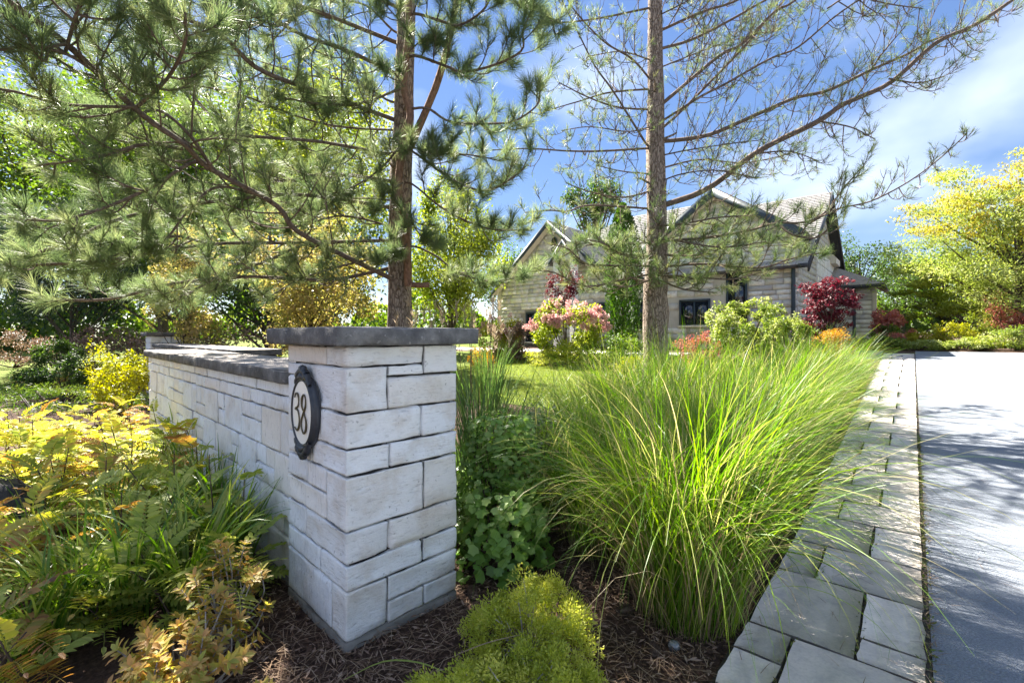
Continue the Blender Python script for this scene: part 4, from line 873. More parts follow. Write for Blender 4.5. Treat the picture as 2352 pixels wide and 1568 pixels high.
# ------------------------------------------------------------------ broadleaf trees and shrubs
def cloud(acc, ctr, rad, n, ls, wr=.5, shape='diamond', shell=.55, up=.4, ncl=24, clr=.35, rnd=None, flat=0.0):
    """leaves gathered in clumps over and through an uneven ellipsoid"""
    ctr = np.asarray(ctr); rad = np.asarray(rad, float)
    cd = rdir(ncl); cd[:, 2] = cd[:, 2] * .9 + .12; cc = ctr + cd * rad * (shell + (1 - shell) * rng.random((ncl, 1)) ** .6) * rng.uniform(.72, 1.08, (ncl, 1))
    pick = rng.integers(0, ncl, n); cs = rng.uniform(.6, 1.3, ncl)
    off = rdir(n) * (rng.random((n, 1)) ** .45) * rad * clr * cs[pick][:, None]
    if flat: off[:, 2] *= flat
    p = cc[pick] + off
    d = nrm(off / rad + rdir(n) * .9 + np.array([0, 0, -.1])); nu = nrm(rdir(n) * .8 + np.array([0, 0, up * 2]) + (p - ctr) / rad * .5)
    tone = np.clip(rng.random(ncl)[pick] * .55 + rng.random(n) * .5, 0, 1) if rnd is None else rnd
    leaves(acc, p, d, nu, ls * rng.uniform(.65, 1.25, n), ls * wr * rng.uniform(.7, 1.2, n), shape, .15, tone); return cc
def tree(label, base, h, ctr_z, rad, n, ls, mat, trunk_r=.16, ncl=40, name='broadleaf_tree', shape='diamond', clr=.3, group=None, lean=(0, 0), bark='bark_tree', mat2=None, flat=0.0, cx=(0, 0), wr=.55):
    base = np.asarray(base, float); e = empty(name, base, 0, label, 'tree', group)
    ctr = base + [lean[0] + cx[0], lean[1] + cx[1], ctr_z]; f = Acc(base); cc = cloud(f, ctr, rad, n, ls, wr, shape, .35, .4, ncl, clr, None, flat)
    t = Acc(base); top = base + [lean[0], lean[1], h * .8]; path = catmull([base - [0, 0, .15], base + [lean[0] * .2, lean[1] * .2, h * .25], base + [lean[0] * .6, lean[1] * .6, h * .5], top], 14); tube(t, path, np.linspace(trunk_r, trunk_r * .2, 14), 9, .05)
    for c in cc[:: max(1, len(cc) // 26)]:
        i = int(np.clip((c[2] - base[2]) / h * 14 - 2.5, 2, 12)); p0 = path[i]; mid = (p0 + c) / 2 + [0, 0, -.12 * np.linalg.norm(c - p0) * .3]
        tube(t, catmull([p0, mid, c], 7), np.linspace(trunk_r * .34, trunk_r * .06, 7), 5)
    t.build('trunk', M[bark], e, True); f.build('crown', M[mat], e)
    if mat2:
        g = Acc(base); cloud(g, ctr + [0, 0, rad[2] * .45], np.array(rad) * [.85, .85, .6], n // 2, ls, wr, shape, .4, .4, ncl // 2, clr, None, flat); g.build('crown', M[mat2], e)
    return e
def shrub(label, base, rad, n, ls, mat, name='shrub', shape='diamond', ncl=30, clr=.3, group=None, wr=.55, cat='shrub', rise=.85, extra=None, stems=7, up=.4):
    base = np.asarray(base, float); e = empty(name, base, 0, label, cat, group); rad = np.asarray(rad, float); ctr = base + [0, 0, rad[2] * rise]
    f = Acc(base); cc = cloud(f, ctr, rad, n, ls, wr, shape, .7, up, ncl, clr); f.v[0][:, 2] = np.maximum(f.v[0][:, 2], .01); f.build('foliage', M[mat], e)
    t = Acc(base)
    for k in range(stems): c = cc[k % len(cc)]; tube(t, catmull([base + rng.normal(size=3) * [.04, .04, 0], (base + c) / 2 + rng.normal(size=3) * .05, c], 6), np.linspace(.012, .004, 6) * (1 + rad[0]), 5)
    t.build('stem', M['twig_brown'], e)
    if extra: extra(e, base, ctr, rad, cc)
    return e
# behind, on the left
tree('big old tree in the far distance at the left edge', gx(60, 48), 30, 16, (15, 8, 13.5), 26000, .55, 'g_mid', .5, 110)
tree('tall mid green tree standing deep behind the pine boughs', gx(375, 23), 12.5, 7.2, (5.0, 4.2, 5.6), 24000, .22, 'g_mid', .25, 90)
tree('tall mid green tree towering behind the pine boughs', gx(430, 20), 13, 7.0, (5.4, 4.5, 6.6), 28000, .22, 'g_mid', .25, 100)
tree('light green drooping tree showing through boughs beside the dense pine', gx(745, 17), 11.5, 6.2, (3.1, 2.6, 5.4), 19000, .17, 'g_light', .2, 80)
tree('lime green tree in full sun between the pine trunk and house', gx(1035, 20), 8, 4.3, (2.3, 2.1, 3.6), 15000, .16, 'g_light', .14, 40)
tree('small bushy green tree low beside the left gable', gx(1165, 30), 7, 3.6, (2.3, 2.0, 2.9), 5000, .18, 'g_mid', .12, 30)
tree('small yellow autumn tree close behind the number pillar', gx(715, 9.0), 4.0, 2.2, (1.5, 1.2, 1.75), 12000, .08, 'g_yellow', .05, 60, clr=.22)
tree('slender peach yellow sapling left of the pine trunk, behind the wall', gx(425, 10.5), 4.2, 2.3, (1.0, .9, 1.7), 6000, .08, 'g_yellow', .045, 44, clr=.22)
tree('dark spruce with low sweeping branches at the left edge', gx(165, 14.5), 7, 3.5, (3.0, 2.2, 2.3), 18000, .13, 'g_pine_far', .07, 70, 'spruce_tree', clr=.26, wr=.3)
tree('dark green tree filling the gap behind yellow tree', gx(620, 14), 6, 3.1, (3.6, 2.2, 2.8), 9000, .14, 'g_dark', .13, 44)
tree('dark green leafy tree showing above the house roof', gx(1362, 36), 12.8, 10.3, (2.5, 2.2, 1.9), 6000, .22, 'g_dark', .25, 34)
for k, (px, d, rr, lab) in enumerate([(30, 20, 1.7, 'brown leaved shrub by the far lawn at the left edge'), (250, 13, 1.7, 'sprawling brown leaved shrub behind the dark green round bush'), (420, 12.5, 1.6, 'bronze brown shrub right behind the small distant pillar'), (560, 12, 1.3, 'brown shrub mass right of the small distant pillar')]):
    shrub(lab, gx(px, d), (rr, 1.0, .85), 4200, .075, 'brownleaf', 'bronze_shrub', 'diamond', 44, .25, 'brown shrubs behind the wall')
shrub('low dark evergreen bush below the sapling', gx(470, 10.8), (.8, .6, .6), 2200, .06, 'g_dark', 'evergreen_shrub')
shrub('bright yellow green bush squeezed behind wall left of the boxwood', gx(494, 10.2), (.26, .3, .62), 1100, .05, 'g_lime', 'golden_shrub')
shrub('small dark round boxwood behind the set back wall', gx(537, 9.6), (.33, .33, .66), 2400, .035, 'g_dark', 'boxwood_shrub', rise=.8)
shrub('yellow green low plant between the boxwood and number pillar', gx(600, 8.6), (.6, .45, .40), 1800, .05, 'g_lime', 'golden_shrub', rise=1.6)
# left garden bed
shrub('dark green rounded bush in front of the far lawn', gx(148, 10.0), (.70, .66, .64), 9500, .06, 'g_dark', 'rounded_shrub', rise=.95)
shrub('bright yellow green feathery shrub at the end of the wall', gx(285, 7.6), (.42, .42, .62), 3200, .075, 'g_lime', 'false_spirea_shrub', rise=1.05, wr=.35)
shrub('yellowish shrub tips beside the dark rounded bush', gx(225, 9.0), (.22, .25, .62), 600, .07, 'g_lime', 'false_spirea_shrub', rise=1.0, wr=.35)
shrub('low spreading grass green juniper by the far lawn', gx(110, 10.2), (2.0, 1.1, .22), 5200, .07, 'juniper_dark', 'spreading_juniper', rise=.9, wr=.2, up=.1)
shrub('low spreading dark juniper behind the yellow ferns', gx(150, 8.3), (1.7, .8, .26), 6000, .06, 'juniper_dark', 'spreading_juniper', rise=.9, wr=.2, up=.1)
shrub('pale orange grassy shrub edging the far lawn', gx(115, 12.3), (1.1, .4, .25), 1600, .07, 'orange', 'grassy_shrub', wr=.2)
# by the house
def flowers(n, s_, m='pink', top=.2):
    def fx(e, base, ctr, rad, cc):
        for k in range(n):
            d = rdir(1)[0]; d[2] = abs(d[2]) * .8 + top - .2; d[1] = -abs(d[1]); d = nrm(d); p = ctr + d * rad * rng.uniform(.92, 1.1); a = Acc(base); q = 60; off = rdir(q)
            leaves(a, p + off * np.array([s_, s_, s_ * 1.35]) * rng.uniform(.15, .85, (q, 1)), off + rdir(q) * .5, rdir(q), s_ * .55, s_ * .5, 'diamond', .2, np.clip(rng.normal(.5 + .25 * rng.normal(), .2, q), 0, 1)); a.build('flower_head', M[m], e)
    return fx
shrub('large hydrangea covered in pink flower heads before the house', gx(1305, 14), (1.22, .95, 1.02), 7000, .10, 'g_light', 'hydrangea', 'oval', 44, .25, extra=flowers(95, .085, 'pink', .35))
shrub('smaller hydrangea with faded pink heads near the doorway', gx(1150, 16), (.8, .7, .82), 3600, .09, 'g_lime', 'hydrangea', 'oval', 30, .28, extra=flowers(34, .08, 'pink', .3))
shrub('dark reddish shrub between the two hydrangeas', gx(1195, 15.5), (.5, .5, .75), 2400, .07, 'brownleaf', 'red_shrub')
shrub('low orange shrub just past the pillar cap', gx(1105, 14), (.45, .4, .36), 1000, .06, 'orange', 'orange_shrub')
shrub('spreading yellow green juniper at the lawn edge below the hydrangea', gx(1255, 13.6), (.95, .5, .26), 2600, .06, 'juniper', 'spreading_juniper', wr=.25)
shrub('dark green mounded shrub at the base of the half bare pine', gx(1420, 12.5), (1.2, .8, .55), 3600, .07, 'g_mid', 'mounded_shrub')
tree('small red leaved tree against the house above the pink hydrangea', gx(1300, 16.5), 3.6, 2.35, (.72, .6, .75), 1700, .09, 'red', .04, 24, 'japanese_maple')
def arbor(label, base, r, h, n):
    base = np.asarray(base); e = empty('arborvitae', base, 0, label, 'tree'); M['arbor'] = M.get('arbor') or L('arborvitae_spray', [(0.035, 0.085, 0.012), (0.06, 0.13, 0.018), (0.10, 0.17, 0.03)], 0.3); f = Acc(base); u = rng.random(n); th = rng.uniform(0, 6.28, n)
    rr = r * np.minimum(1, (1 - u) * 3.2) ** .6 * np.minimum(1, .55 + u * 3) * (1 + .16 * np.sin(th * 5 + u * 20)) * rng.uniform(.75, 1.06, n); p = base + np.column_stack([rr * np.cos(th), rr * np.sin(th), .05 + u * h])
    leaves(f, p, np.column_stack([np.cos(th) * .5, np.sin(th) * .5, np.ones(n)]) + rng.normal(size=(n, 3)) * .35, np.column_stack([np.cos(th), np.sin(th), np.zeros(n)]) + rng.normal(size=(n, 3)) * .3, .13, .06, 'diamond', .2); f.build('crown', M['arbor'], e)
    t = Acc(base); tube(t, [base, base + [0, 0, h * .5], base + [0, 0, h * .93]], [.07, .05, .01], 7); t.build('trunk', M['bark_tree'], e)
arbor('tall narrow columnar arborvitae before the house facade', gx(1431, 16), .52, 5.1, 7500)
shrub('large rounded variegated shrub below the right stone gable', gx(1715, 12), (1.05, .9, .90), 11000, .07, 'varieg', 'variegated_shrub', 'oval', 120, .15, rise=.95)
shrub('smaller pale variegated shrub touching the large rounded one', gx(1806, 10.8), (.66, .6, .68), 7000, .065, 'varieg', 'variegated_shrub', 'oval', 90, .16, rise=.9)
shrub('low rounded orange spirea by the drive edge', gx(1901, 10.8), (.42, .4, .50), 3600, .045, 'orange', 'spirea_shrub', rise=.9)
shrub('small peach orange shrub behind the tall grasses', gx(1600, 11), (.5, .4, .50), 2400, .045, 'salmon', 'spirea_shrub', rise=.9)
shrub('yellow green mound glimpsed between grasses and the pine trunk', gx(1455, 10.5), (.5, .4, .28), 1600, .05, 'g_lime', 'golden_shrub')
tree('crimson japanese maple in front of the house corner', gx(1908, 13.3), 2.6, 1.5, (.78, .7, .9), 3600, .09, 'red', .05, 60, 'japanese_maple', clr=.24, flat=.35)
tree('second stem of crimson foliage low at the house corner', gx(1885, 13.6), 1.6, .85, (.75, .6, .55), 2200, .09, 'red', .03, 36, 'japanese_maple', clr=.25, flat=.4)
shrub('low dark green groundcover mat at the end of the paving', gx(2015, 14.2), (.8, .5, .2), 2600, .09, 'g_mid', 'low_groundcover', rise=.8)
shrub('salmon red burning bush right of the bay', gx(2038, 15.6), (.45, .45, .5), 2600, .09, 'salmon', 'burning_bush', rise=1.65)
shrub('olive green bush under the salmon red one', gx(2036, 15.4), (.38, .38, .42), 2000, .08, 'g_mid', 'olive_shrub')
# the right hand border beyond the drive
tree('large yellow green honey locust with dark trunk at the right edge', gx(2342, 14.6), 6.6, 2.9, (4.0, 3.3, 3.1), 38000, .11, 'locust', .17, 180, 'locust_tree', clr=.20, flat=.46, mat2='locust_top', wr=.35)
tree('small pale green tree with tiered branches right of the bay', gx(2165, 17), 3.8, 1.9, (1.9, 1.4, 1.5), 11000, .10, 'g_light', .07, 56, 'dogwood_tree', clr=.24, flat=.35)
tree('dark green tree closing the view behind the locust', gx(2230, 30), 7, 3.4, (6.5, 3, 3.2), 9000, .2, 'g_dark', .2, 50)
tree('rounded dark green tree beyond the house bay', gx(1975, 40), 9, 5.0, (3.2, 3, 4.0), 6000, .22, 'g_dark', .2, 34)
tree('dark green conifer topped tree right of the bay roof', gx(2075, 42), 8.6, 4.6, (3.0, 3, 3.6), 6000, .22, 'g_mid', .2, 34)
for k, (px, d, rx, rz, m, lab) in enumerate([(2078, 14.3, .40, .30, 'salmon', 'peach coloured low shrub right of the olive bush'), (2120, 14.0, .42, .30, 'g_lime', 'yellow green clipped shrub in the right border'), (2185, 13.8, .55, .42, 'g_lime', 'wider yellow green shrub in the middle of the right border'),
        (2140, 13.4, .75, .17, 'varieg', 'pale variegated groundcover along the drive end'), (2215, 13.0, .6, .16, 'varieg', 'second pale groundcover strip, right of the first, along the drive end'), (2270, 12.9, .6, .22, 'g_light', 'green low mound at the drive end below the locust'), (2255, 14.2, .6, .6, 'g_light', 'feathery pale shrub under the locust boughs'), (2335, 12.6, .7, .36, 'varieg', 'pale shrub at the right edge below the locust trunk'),
        (2300, 14.4, .6, .85, 'salmon', 'rosy shrub half hidden by the locust trunk'), (2110, 17.5, 1.3, .7, 'g_dark', 'dark spreading evergreen behind the right border')]):
    shrub(lab, gx(px, d), (rx, rx * .7, rz), 3000, .055, m, 'border_shrub', group='shrubs in the border beyond the drive')
# far wood closing the horizon
fw = Acc(); n = 26000; th = rng.uniform(-1.15, 1.15, n); dd = rng.uniform(55, 75, n); hz = rng.random(n) ** .8 * (4.2 + 1.8 * np.sin(th * 23) + 1.2 * np.sin(th * 61 + 1))
p = np.column_stack([np.sin(th) * dd, np.cos(th) * dd, zg(np.sin(th) * dd, np.cos(th) * dd) + hz]); leaves(fw, p, rdir(n), rdir(n) + [0, -.5, .6], rng.uniform(.5, 1.0, n), rng.uniform(.4, .7, n))
tag(fw.build('far_wood', M['g_mid']), 'far line of green trees closing the horizon behind the garden', 'wood', kind='stuff')

# ------------------------------------------------------------------ ornamental grasses along the paving
def grass_clump(label, s, l, r, n, h, az_bias=None, name='silver_grass', mat='misc_grass', wd=.0052, lean=1.0, cat='grass', group='silver grass clumps along the paving', dry=.22):
    x, y = SL(s, l); base = np.array([x, y, float(zg(x, y))]); e = empty(name, base, 0, label, cat, group)
    a = Acc(base); th = rng.uniform(0, 6.28, n); rr = r * 1.45 * rng.random(n) ** .6; bx = np.column_stack([x + rr * np.cos(th), y + rr * np.sin(th), np.full(n, base[2])])
    az = th + rng.normal(size=n) * 1.15
    if az_bias is not None: k = rng.random(n) < .16; az[k] = az_bias + rng.normal(size=k.sum()) * .8
    ln = h * rng.uniform(.62, 1.14, n); t0 = np.abs(rng.normal(size=n)) * .14 + .02 + .10 * rr / r; t1 = t0 + lean * np.abs(rng.normal(1.5, .8, n))
    blades(a, bx, az, t0, t1, ln, wd * rng.uniform(.6, 1.25, n), 12, 1.7, np.clip(rng.random(n) ** 1.7, 0, 1)); a.build('blades', M[mat], e)['kind'] = 'stuff'
    b = Acc(base); m = int(n * dry); th = rng.uniform(0, 6.28, m); rr = r * 1.55 * rng.random(m) ** .35; bx = np.column_stack([x + rr * np.cos(th), y + rr * np.sin(th), np.full(m, base[2])])
    blades(b, bx, th + rng.normal(size=m) * .8, np.abs(rng.normal(size=m)) * .22 + .05, np.abs(rng.normal(size=m)) * .9 + .2, h * rng.uniform(.25, .85, m), np.full(m, wd * .8), 6); b.build('stalks', M['misc_base'], e)['kind'] = 'stuff'
    return e
to_right = math.atan2(RT[1], RT[0])
CL = [(2.36, -.86, .17, 1500, 1.42, 'front most clump of tall arching silver grass beside the paving'), (3.15, -.98, .20, 1300, 1.36, 'second tall silver grass clump from the front along the paving'), (2.75, -1.50, .20, 650, 1.02, 'silver grass clump behind the front one, nearer the lobed leaf plant'),
      (4.05, -1.02, .22, 1300, 1.36, 'third tall silver grass clump from the front along the paving'), (4.3, -1.75, .26, 1000, 1.38, 'silver grass clump set back beside the third one'), (5.0, -1.05, .22, 1200, 1.34, 'fourth tall silver grass clump along the paving'),
      (5.6, -1.85, .28, 900, 1.42, 'set back silver grass clump behind the fourth one'), (6.1, -1.05, .24, 1100, 1.3, 'fifth silver grass clump along the paving'), (7.3, -1.05, .24, 1000, 1.30, 'sixth silver grass clump along the paving'), (8.6, -1.0, .26, 900, 1.15, 'seventh silver grass clump along the paving, lower and yellower'),
      (2.95, -2.05, .22, 700, 1.15, 'silver grass clump closest to the lobed leaf plant, behind the front clumps'), (3.6, -2.0, .26, 800, 1.28, 'silver grass clump in the middle of the set back row'), (4.9, -2.25, .28, 800, 1.42, 'tall silver grass clump hiding the foot of the half bare pine'), (6.4, -2.3, .28, 700, 1.42, 'silver grass clump beside the pine trunk foot'),
      (3.75, -2.35, .24, 520, 1.05, 'short silver grass tuft nearest the reeds behind the pillar'), (4.6, -2.65, .28, 600, 1.2, 'silver grass tuft at the lawn edge, left of the set back clumps'), (5.4, -2.7, .30, 650, 1.32, 'silver grass tuft in front of the lawn centre'),
      (9.9, -.98, .26, 800, 1.0, 'eighth and last silver grass clump along the paving, low and yellow')]
for (s_, l_, r_, n_, h_, lab) in CL: grass_clump(lab, s_, l_, r_, n_, h_, to_right if l_ > -1.2 else None)
# darker reeds right behind the pillar, and tall thin stalks with plumes
gp = lambda px, d: (gx(px, d)[0] * U[0] + d * U[1], gx(px, d)[0] * RT[0] + d * RT[1])
s_, l_ = gp(1085, 3.5); grass_clump('dark green broad bladed reed clump directly behind the number pillar', s_, l_, .13, 200, 1.20, None, 'reed_clump', 'reed', .010, .45, 'grass', None, .05)
s_, l_ = gp(1190, 4.6); grass_clump('slender green reed clump at the lawn edge right of the pillar', s_, l_, .22, 200, 1.15, None, 'reed_clump', 'reed', .006, .7, 'grass', None, .05)
def plume_grass(label, px, d, n, h):
    b = gx(px, d); e = empty('plume_grass', b, 0, label, 'grass'); a = Acc(b); q = Acc(b); p = Acc(b)
    for k in range(n):
        o = b + rng.normal(size=3) * [.16, .16, 0]; top = o + np.array([rng.normal() * .16, rng.normal() * .16, h * rng.uniform(.8, 1.1)]); path = catmull([o, (o + top) / 2 + rng.normal(size=3) * .03, top], 6); tube(a, path, np.linspace(.004, .002, 6), 4)
        m = 26; u = rng.random(m); leaves(p, top - np.array([0, 0, 1]) * (u * .2)[:, None], nrm(np.column_stack([rng.normal(size=(m, 2)) * .35, np.ones(m) * .7])), rdir(m), .10, .006, 'needle')
    m = 160; th = rng.uniform(0, 6.28, m); blades(q, np.column_stack([b[0] + .14 * np.cos(th), b[1] + .14 * np.sin(th), np.full(m, b[2])]), th, np.full(m, .1), rng.uniform(.3, 1.1, m), h * rng.uniform(.5, .85, m), np.full(m, .009), 7)
    a.build('stalks', M['misc_base'], e)['kind'] = 'stuff'; q.build('blades', M['reed'], e)['kind'] = 'stuff'; p.build('plume', M['plume'], e)['kind'] = 'stuff'
plume_grass('tall grass with tan plumes in front of the dense pine trunk', 965, 5.4, 9, 1.75)
plume_grass('thin stalks of plume grass rising above the pillar cap end', 1105, 4.9, 12, 1.65)
plume_grass('grey green plume grass left of the pink hydrangea', 1125, 8.0, 9, 1.7)

# lawn blades
ac = Acc(); n = 34000; s_ = rng.uniform(6.3, 14.4, n); l_ = rng.uniform(-10.5, -2.0, n); xy = s_[:, None] * U + l_[:, None] * RT; th = rng.uniform(0, 6.28, n)
leaves(ac, np.column_stack([xy, prof(s_) + .004]), np.column_stack([np.cos(th) * .6, np.sin(th) * .6, np.ones(n)]), rdir(n), rng.uniform(.04, .075, n), rng.uniform(.005, .010, n), 'diamond', .1)
tag(ac.build('lawn_grass', M['lawn_blade']), 'bright yellow green mown lawn grass before the house', 'lawn grass', kind='stuff')

# ------------------------------------------------------------------ plants round the pillar
def lobed_plant(label, base, rx, h, n, ls, mat, seed_pale=0):
    base = np.asarray(base); e = empty('lobed_leaf_plant', base, 0, label, 'plant'); t = Acc(base)
    u = rng.random(n); th = rng.uniform(0, 6.28, n); rr = rx * (.35 + .65 * np.sqrt(rng.random(n))) * (1.05 - .45 * u); p = base + np.column_stack([rr * np.cos(th), rr * np.sin(th) * .8, .04 + u * h])
    nv = nrm(np.column_stack([np.cos(th) * .6, np.sin(th) * .6 - .25, np.ones(n) * .8]) + rng.normal(size=(n, 3)) * .35); dv = nrm(np.column_stack([np.cos(th), np.sin(th), -.3 * np.ones(n)]) + rng.normal(size=(n, 3)) * .5); dv = nrm(dv - (dv * nv).sum(1, keepdims=True) * nv)
    a = Acc(base); leaves(a, p, dv, nv, ls * rng.uniform(.6, 1.25, n), ls, 'lobed', 0, np.clip(u * .5 + rng.random(n) * .6, 0, 1)); a.build('foliage', M[mat], e)
    for k in range(26): q = p[k]; tube(t, catmull([base + rng.normal(size=3) * [.07, .07, 0], (base + q) / 2 + [0, 0, -.02], q], 5), np.linspace(.006, .003, 5), 5)
    t.build('stem', M['twig_brown'], e); return e
lobed_plant('bushy plant of glossy green lobed leaves hugging the pillar side', gx(1150, 2.78), .30, .46, 560, .068, 'lobed')
lobed_plant('taller leafy plant of small bright lobed leaves behind the low glossy one', gx(1150, 3.2), .34, .82, 1500, .045, 'lobed')
shrub('upright shrub of small pale flecked leaves between pillar and grasses', gx(1225, 3.6), (.34, .32, .40), 3200, .028, 'small_pale', 'small_leaf_shrub', 'oval', 60, .24, rise=1.15, stems=16)
def juniper(label, base, rx, ry, h, n):
    base = np.asarray(base); e = empty('golden_juniper', base, 0, label, 'shrub'); t = Acc(base); f = Acc(base); m = 105
    th = rng.uniform(0, 6.28, m); q = np.sqrt(rng.random(m)); lump = .72 + .28 * np.sin(th * 3 + 1) * np.cos(q * 4)
    cc = base + np.column_stack([rx * q * np.cos(th), ry * q * np.sin(th), h * (1.02 - q ** 2 * .75) * lump * rng.uniform(.55, 1.2, m) + .02])
    pick = rng.integers(0, m, n); out = cc[pick] - (base - [0, 0, .25]); out = nrm(out); off = rdir(n) * .050 * rng.random((n, 1)) ** .5 * rng.uniform(.6, 1.3, m)[pick][:, None]
    p = cc[pick] + off; dv = nrm(out * .7 + off * 16 + rng.normal(size=(n, 3)) * .75)
    leaves(f, p, dv, rdir(n), rng.uniform(.010, .024, n), rng.uniform(.004, .008, n), 'diamond', .2, np.clip(rng.random(m)[pick] * .6 + rng.random(n) * .45, 0, 1)); f.build('foliage', M['juniper'], e)
    for k in range(46): c = cc[k]; tube(t, catmull([base + rng.normal(size=3) * [.05, .05, 0] + [0, 0, .02], (base + c) / 2 + rng.normal(size=3) * .03, c + rng.normal(size=3) * .01], 6), np.linspace(.008, .002, 6), 5)
    t.build('stem', M['twig_grey'], e)
juniper('golden green juniper mound on the mulch beside the front grass clump', gx(1230, 2.02), .30, .26, .33, 18000)
juniper('golden juniper in the very front, at the bottom edge', gx(1190, 1.62), .46, .26, .24, 20000)

# pinnate fronds
def frond_mesh(name, L_, pairs, mat, leaf, droop=.35, wr=.36):
    a = Acc(); t = np.linspace(0, 1, 12); path = np.column_stack([L_ * t * (1 - .15 * t), 0 * t, L_ * (.28 * t - droop * t ** 2)]); tube(a, path, np.linspace(.0026, .001, 12), 4); a.r[-1][:] = .3
    for k in range(pairs):
        u = .18 + .80 * k / pairs; i = min(10, int(u * 11)); p = path[i] + (path[i + 1] - path[i]) * (u * 11 - i); d = nrm(path[i + 1] - path[i]); ll = leaf * (1.0 - .55 * abs(u - .42) / .58) * random.uniform(.9, 1.1)
        for s_ in (-1, 1):
            dv = nrm(d * .45 + np.array([0, s_, .12]) + rng.normal(size=3) * .08); leaves(a, p[None], dv[None], np.array([[-.25, 0, 1.]]) + rng.normal(size=(1, 3)) * .15, np.array([ll]), np.array([ll * wr]), 'oval', .10, np.array([np.clip(random.gauss(.5, .25), 0, 1)]))
    leaves(a, path[-1:], d[None], np.array([[0, 0, 1.]]), np.array([leaf * .6]), np.array([leaf * .25]), 'oval')
    return mesh_np(name, np.concatenate(a.v), np.concatenate(a.f), M[mat], np.concatenate(a.r))
FM = {k: [frond_mesh('frond', L_, pr, m, lf, dr) for (L_, pr, lf, dr) in ((.30, 10, .075, .35), (.26, 9, .068, .5), (.34, 11, .08, .42))] for k, m in (('g', 'frond_green'), ('y', 'frond_yellow'), ('o', 'frond_orange'))}
def fern_plant(label, base, h, nf, mix, sc=1.0, spread=.0):
    base = np.asarray(base); e = empty('false_spirea', base, 0, label, 'shrub', 'false spirea plants in the left bed'); t = Acc(base)
    for st in range(max(3, nf // 4)):
        o = rng.normal(size=3) * [.09, .09, 0]; tip = o + np.array([rng.normal() * .13, rng.normal() * .13, h * rng.uniform(.7, 1.1)]); path = catmull([o, (o + tip) / 2 + rng.normal(size=3) * .02, tip], 7); tube(t, path + base, np.linspace(.006, .003, 7), 5)
        for k in range(8):
            u = .30 + .70 * (k + rng.random() * .6) / 8; p = path[min(6, int(u * 6))]; c = mix[int(rng.integers(0, len(mix)))]
            f = link('frond', FM[c][int(rng.integers(0, 3))], e, p); f.rotation_euler = (rng.normal() * .25, rng.normal() * .25 - .15 - .5 * (u > .85), rng.uniform(0, 6.28)); f.scale = (sc * rng.uniform(.75, 1.15),) * 3
    t.build('stem', M['twig_brown'], e)
FP = [(60, 1.9, .26, 15, 'gyo', 'front left false spirea with yellow tinted fronds at the bottom corner'), (215, 2.15, .26, 10, 'ggy', 'low false spirea next to the corner one, green fronds'), (400, 2.15, .40, 10, 'gg', 'false spirea with pale green fronds over the azalea'),
      (330, 2.7, .50, 15, 'ggo', 'false spirea with broad green fronds in the middle of the left bed'), (470, 2.75, .62, 15, 'gyg', 'tall false spirea whose fronds lean on the wall stones'), (120, 2.6, .42, 15, 'oyg', 'orange and green false spirea beside the boulder'), (30, 2.35, .38, 10, 'ogy', 'russet false spirea at the left edge in front of the boulder'),
      (250, 3.2, .55, 15, 'oyg', 'bronze tinted false spirea behind the broad green one'), (420, 3.4, .62, 15, 'ogg', 'bronze false spirea by the wall, fronds half shaded'), (130, 3.3, .52, 15, 'yyg', 'yellow green false spirea above the boulder'),
      (20, 3.6, .62, 15, 'yyo', 'golden false spirea at the left edge in full sun'), (210, 3.9, .58, 15, 'yyo', 'golden orange false spirea in the sunny middle patch'), (330, 4.2, .58, 15, 'yyg', 'golden false spirea right of the sunny patch'), (110, 4.4, .60, 15, 'yyy', 'brightest yellow false spirea in the sunny patch'),
      (440, 4.3, .55, 10, 'gyo', 'green and amber false spirea close to the wall middle'), (20, 4.9, .60, 15, 'yyy', 'yellow false spirea at the left edge, behind the golden one'), (230, 5.1, .55, 15, 'yyo', 'amber false spirea in the row before the juniper'), (370, 5.3, .55, 15, 'ygo', 'amber and green false spirea near the far end of the wall'),
      (120, 5.5, .55, 15, 'yyo', 'orange tipped false spirea directly before the dark juniper'), (300, 6.0, .55, 10, 'yoo', 'orange false spirea at the foot of the feathery shrub'), (560, 2.5, .38, 10, 'gg', 'small green false spirea at the wall foot near the pillar'),
      (70, 3.95, .62, 15, 'yyg', 'lemon yellow false spirea between the two golden ones at left'), (160, 4.8, .6, 15, 'yyy', 'yellow false spirea in the back of the sunny patch'), (280, 4.6, .6, 15, 'yyy', 'large yellow false spirea at the centre of the sunny patch'), (70, 5.6, .6, 15, 'yyo', 'amber yellow false spirea at the back left of the patch'),
      (180, 3.5, .55, 15, 'yyg', 'lime and yellow false spirea before the sunny patch'), (300, 3.6, .58, 15, 'gyy', 'green to yellow false spirea in half shade'), (360, 3.1, .55, 15, 'ggy', 'lime green false spirea left of the bronze one'), (440, 3.05, .58, 15, 'ggg', 'fresh green false spirea among the daylilies by the wall'), (10, 2.9, .45, 15, 'yoo', 'rust coloured false spirea over the boulder'), (170, 2.45, .40, 15, 'gyg', 'lime false spirea behind the corner daylilies')]
for (px, d, h, nf, mix, lab) in FP: fern_plant(lab, gx(px, d), h, nf, mix, 1.0 if d < 3.0 else .95)
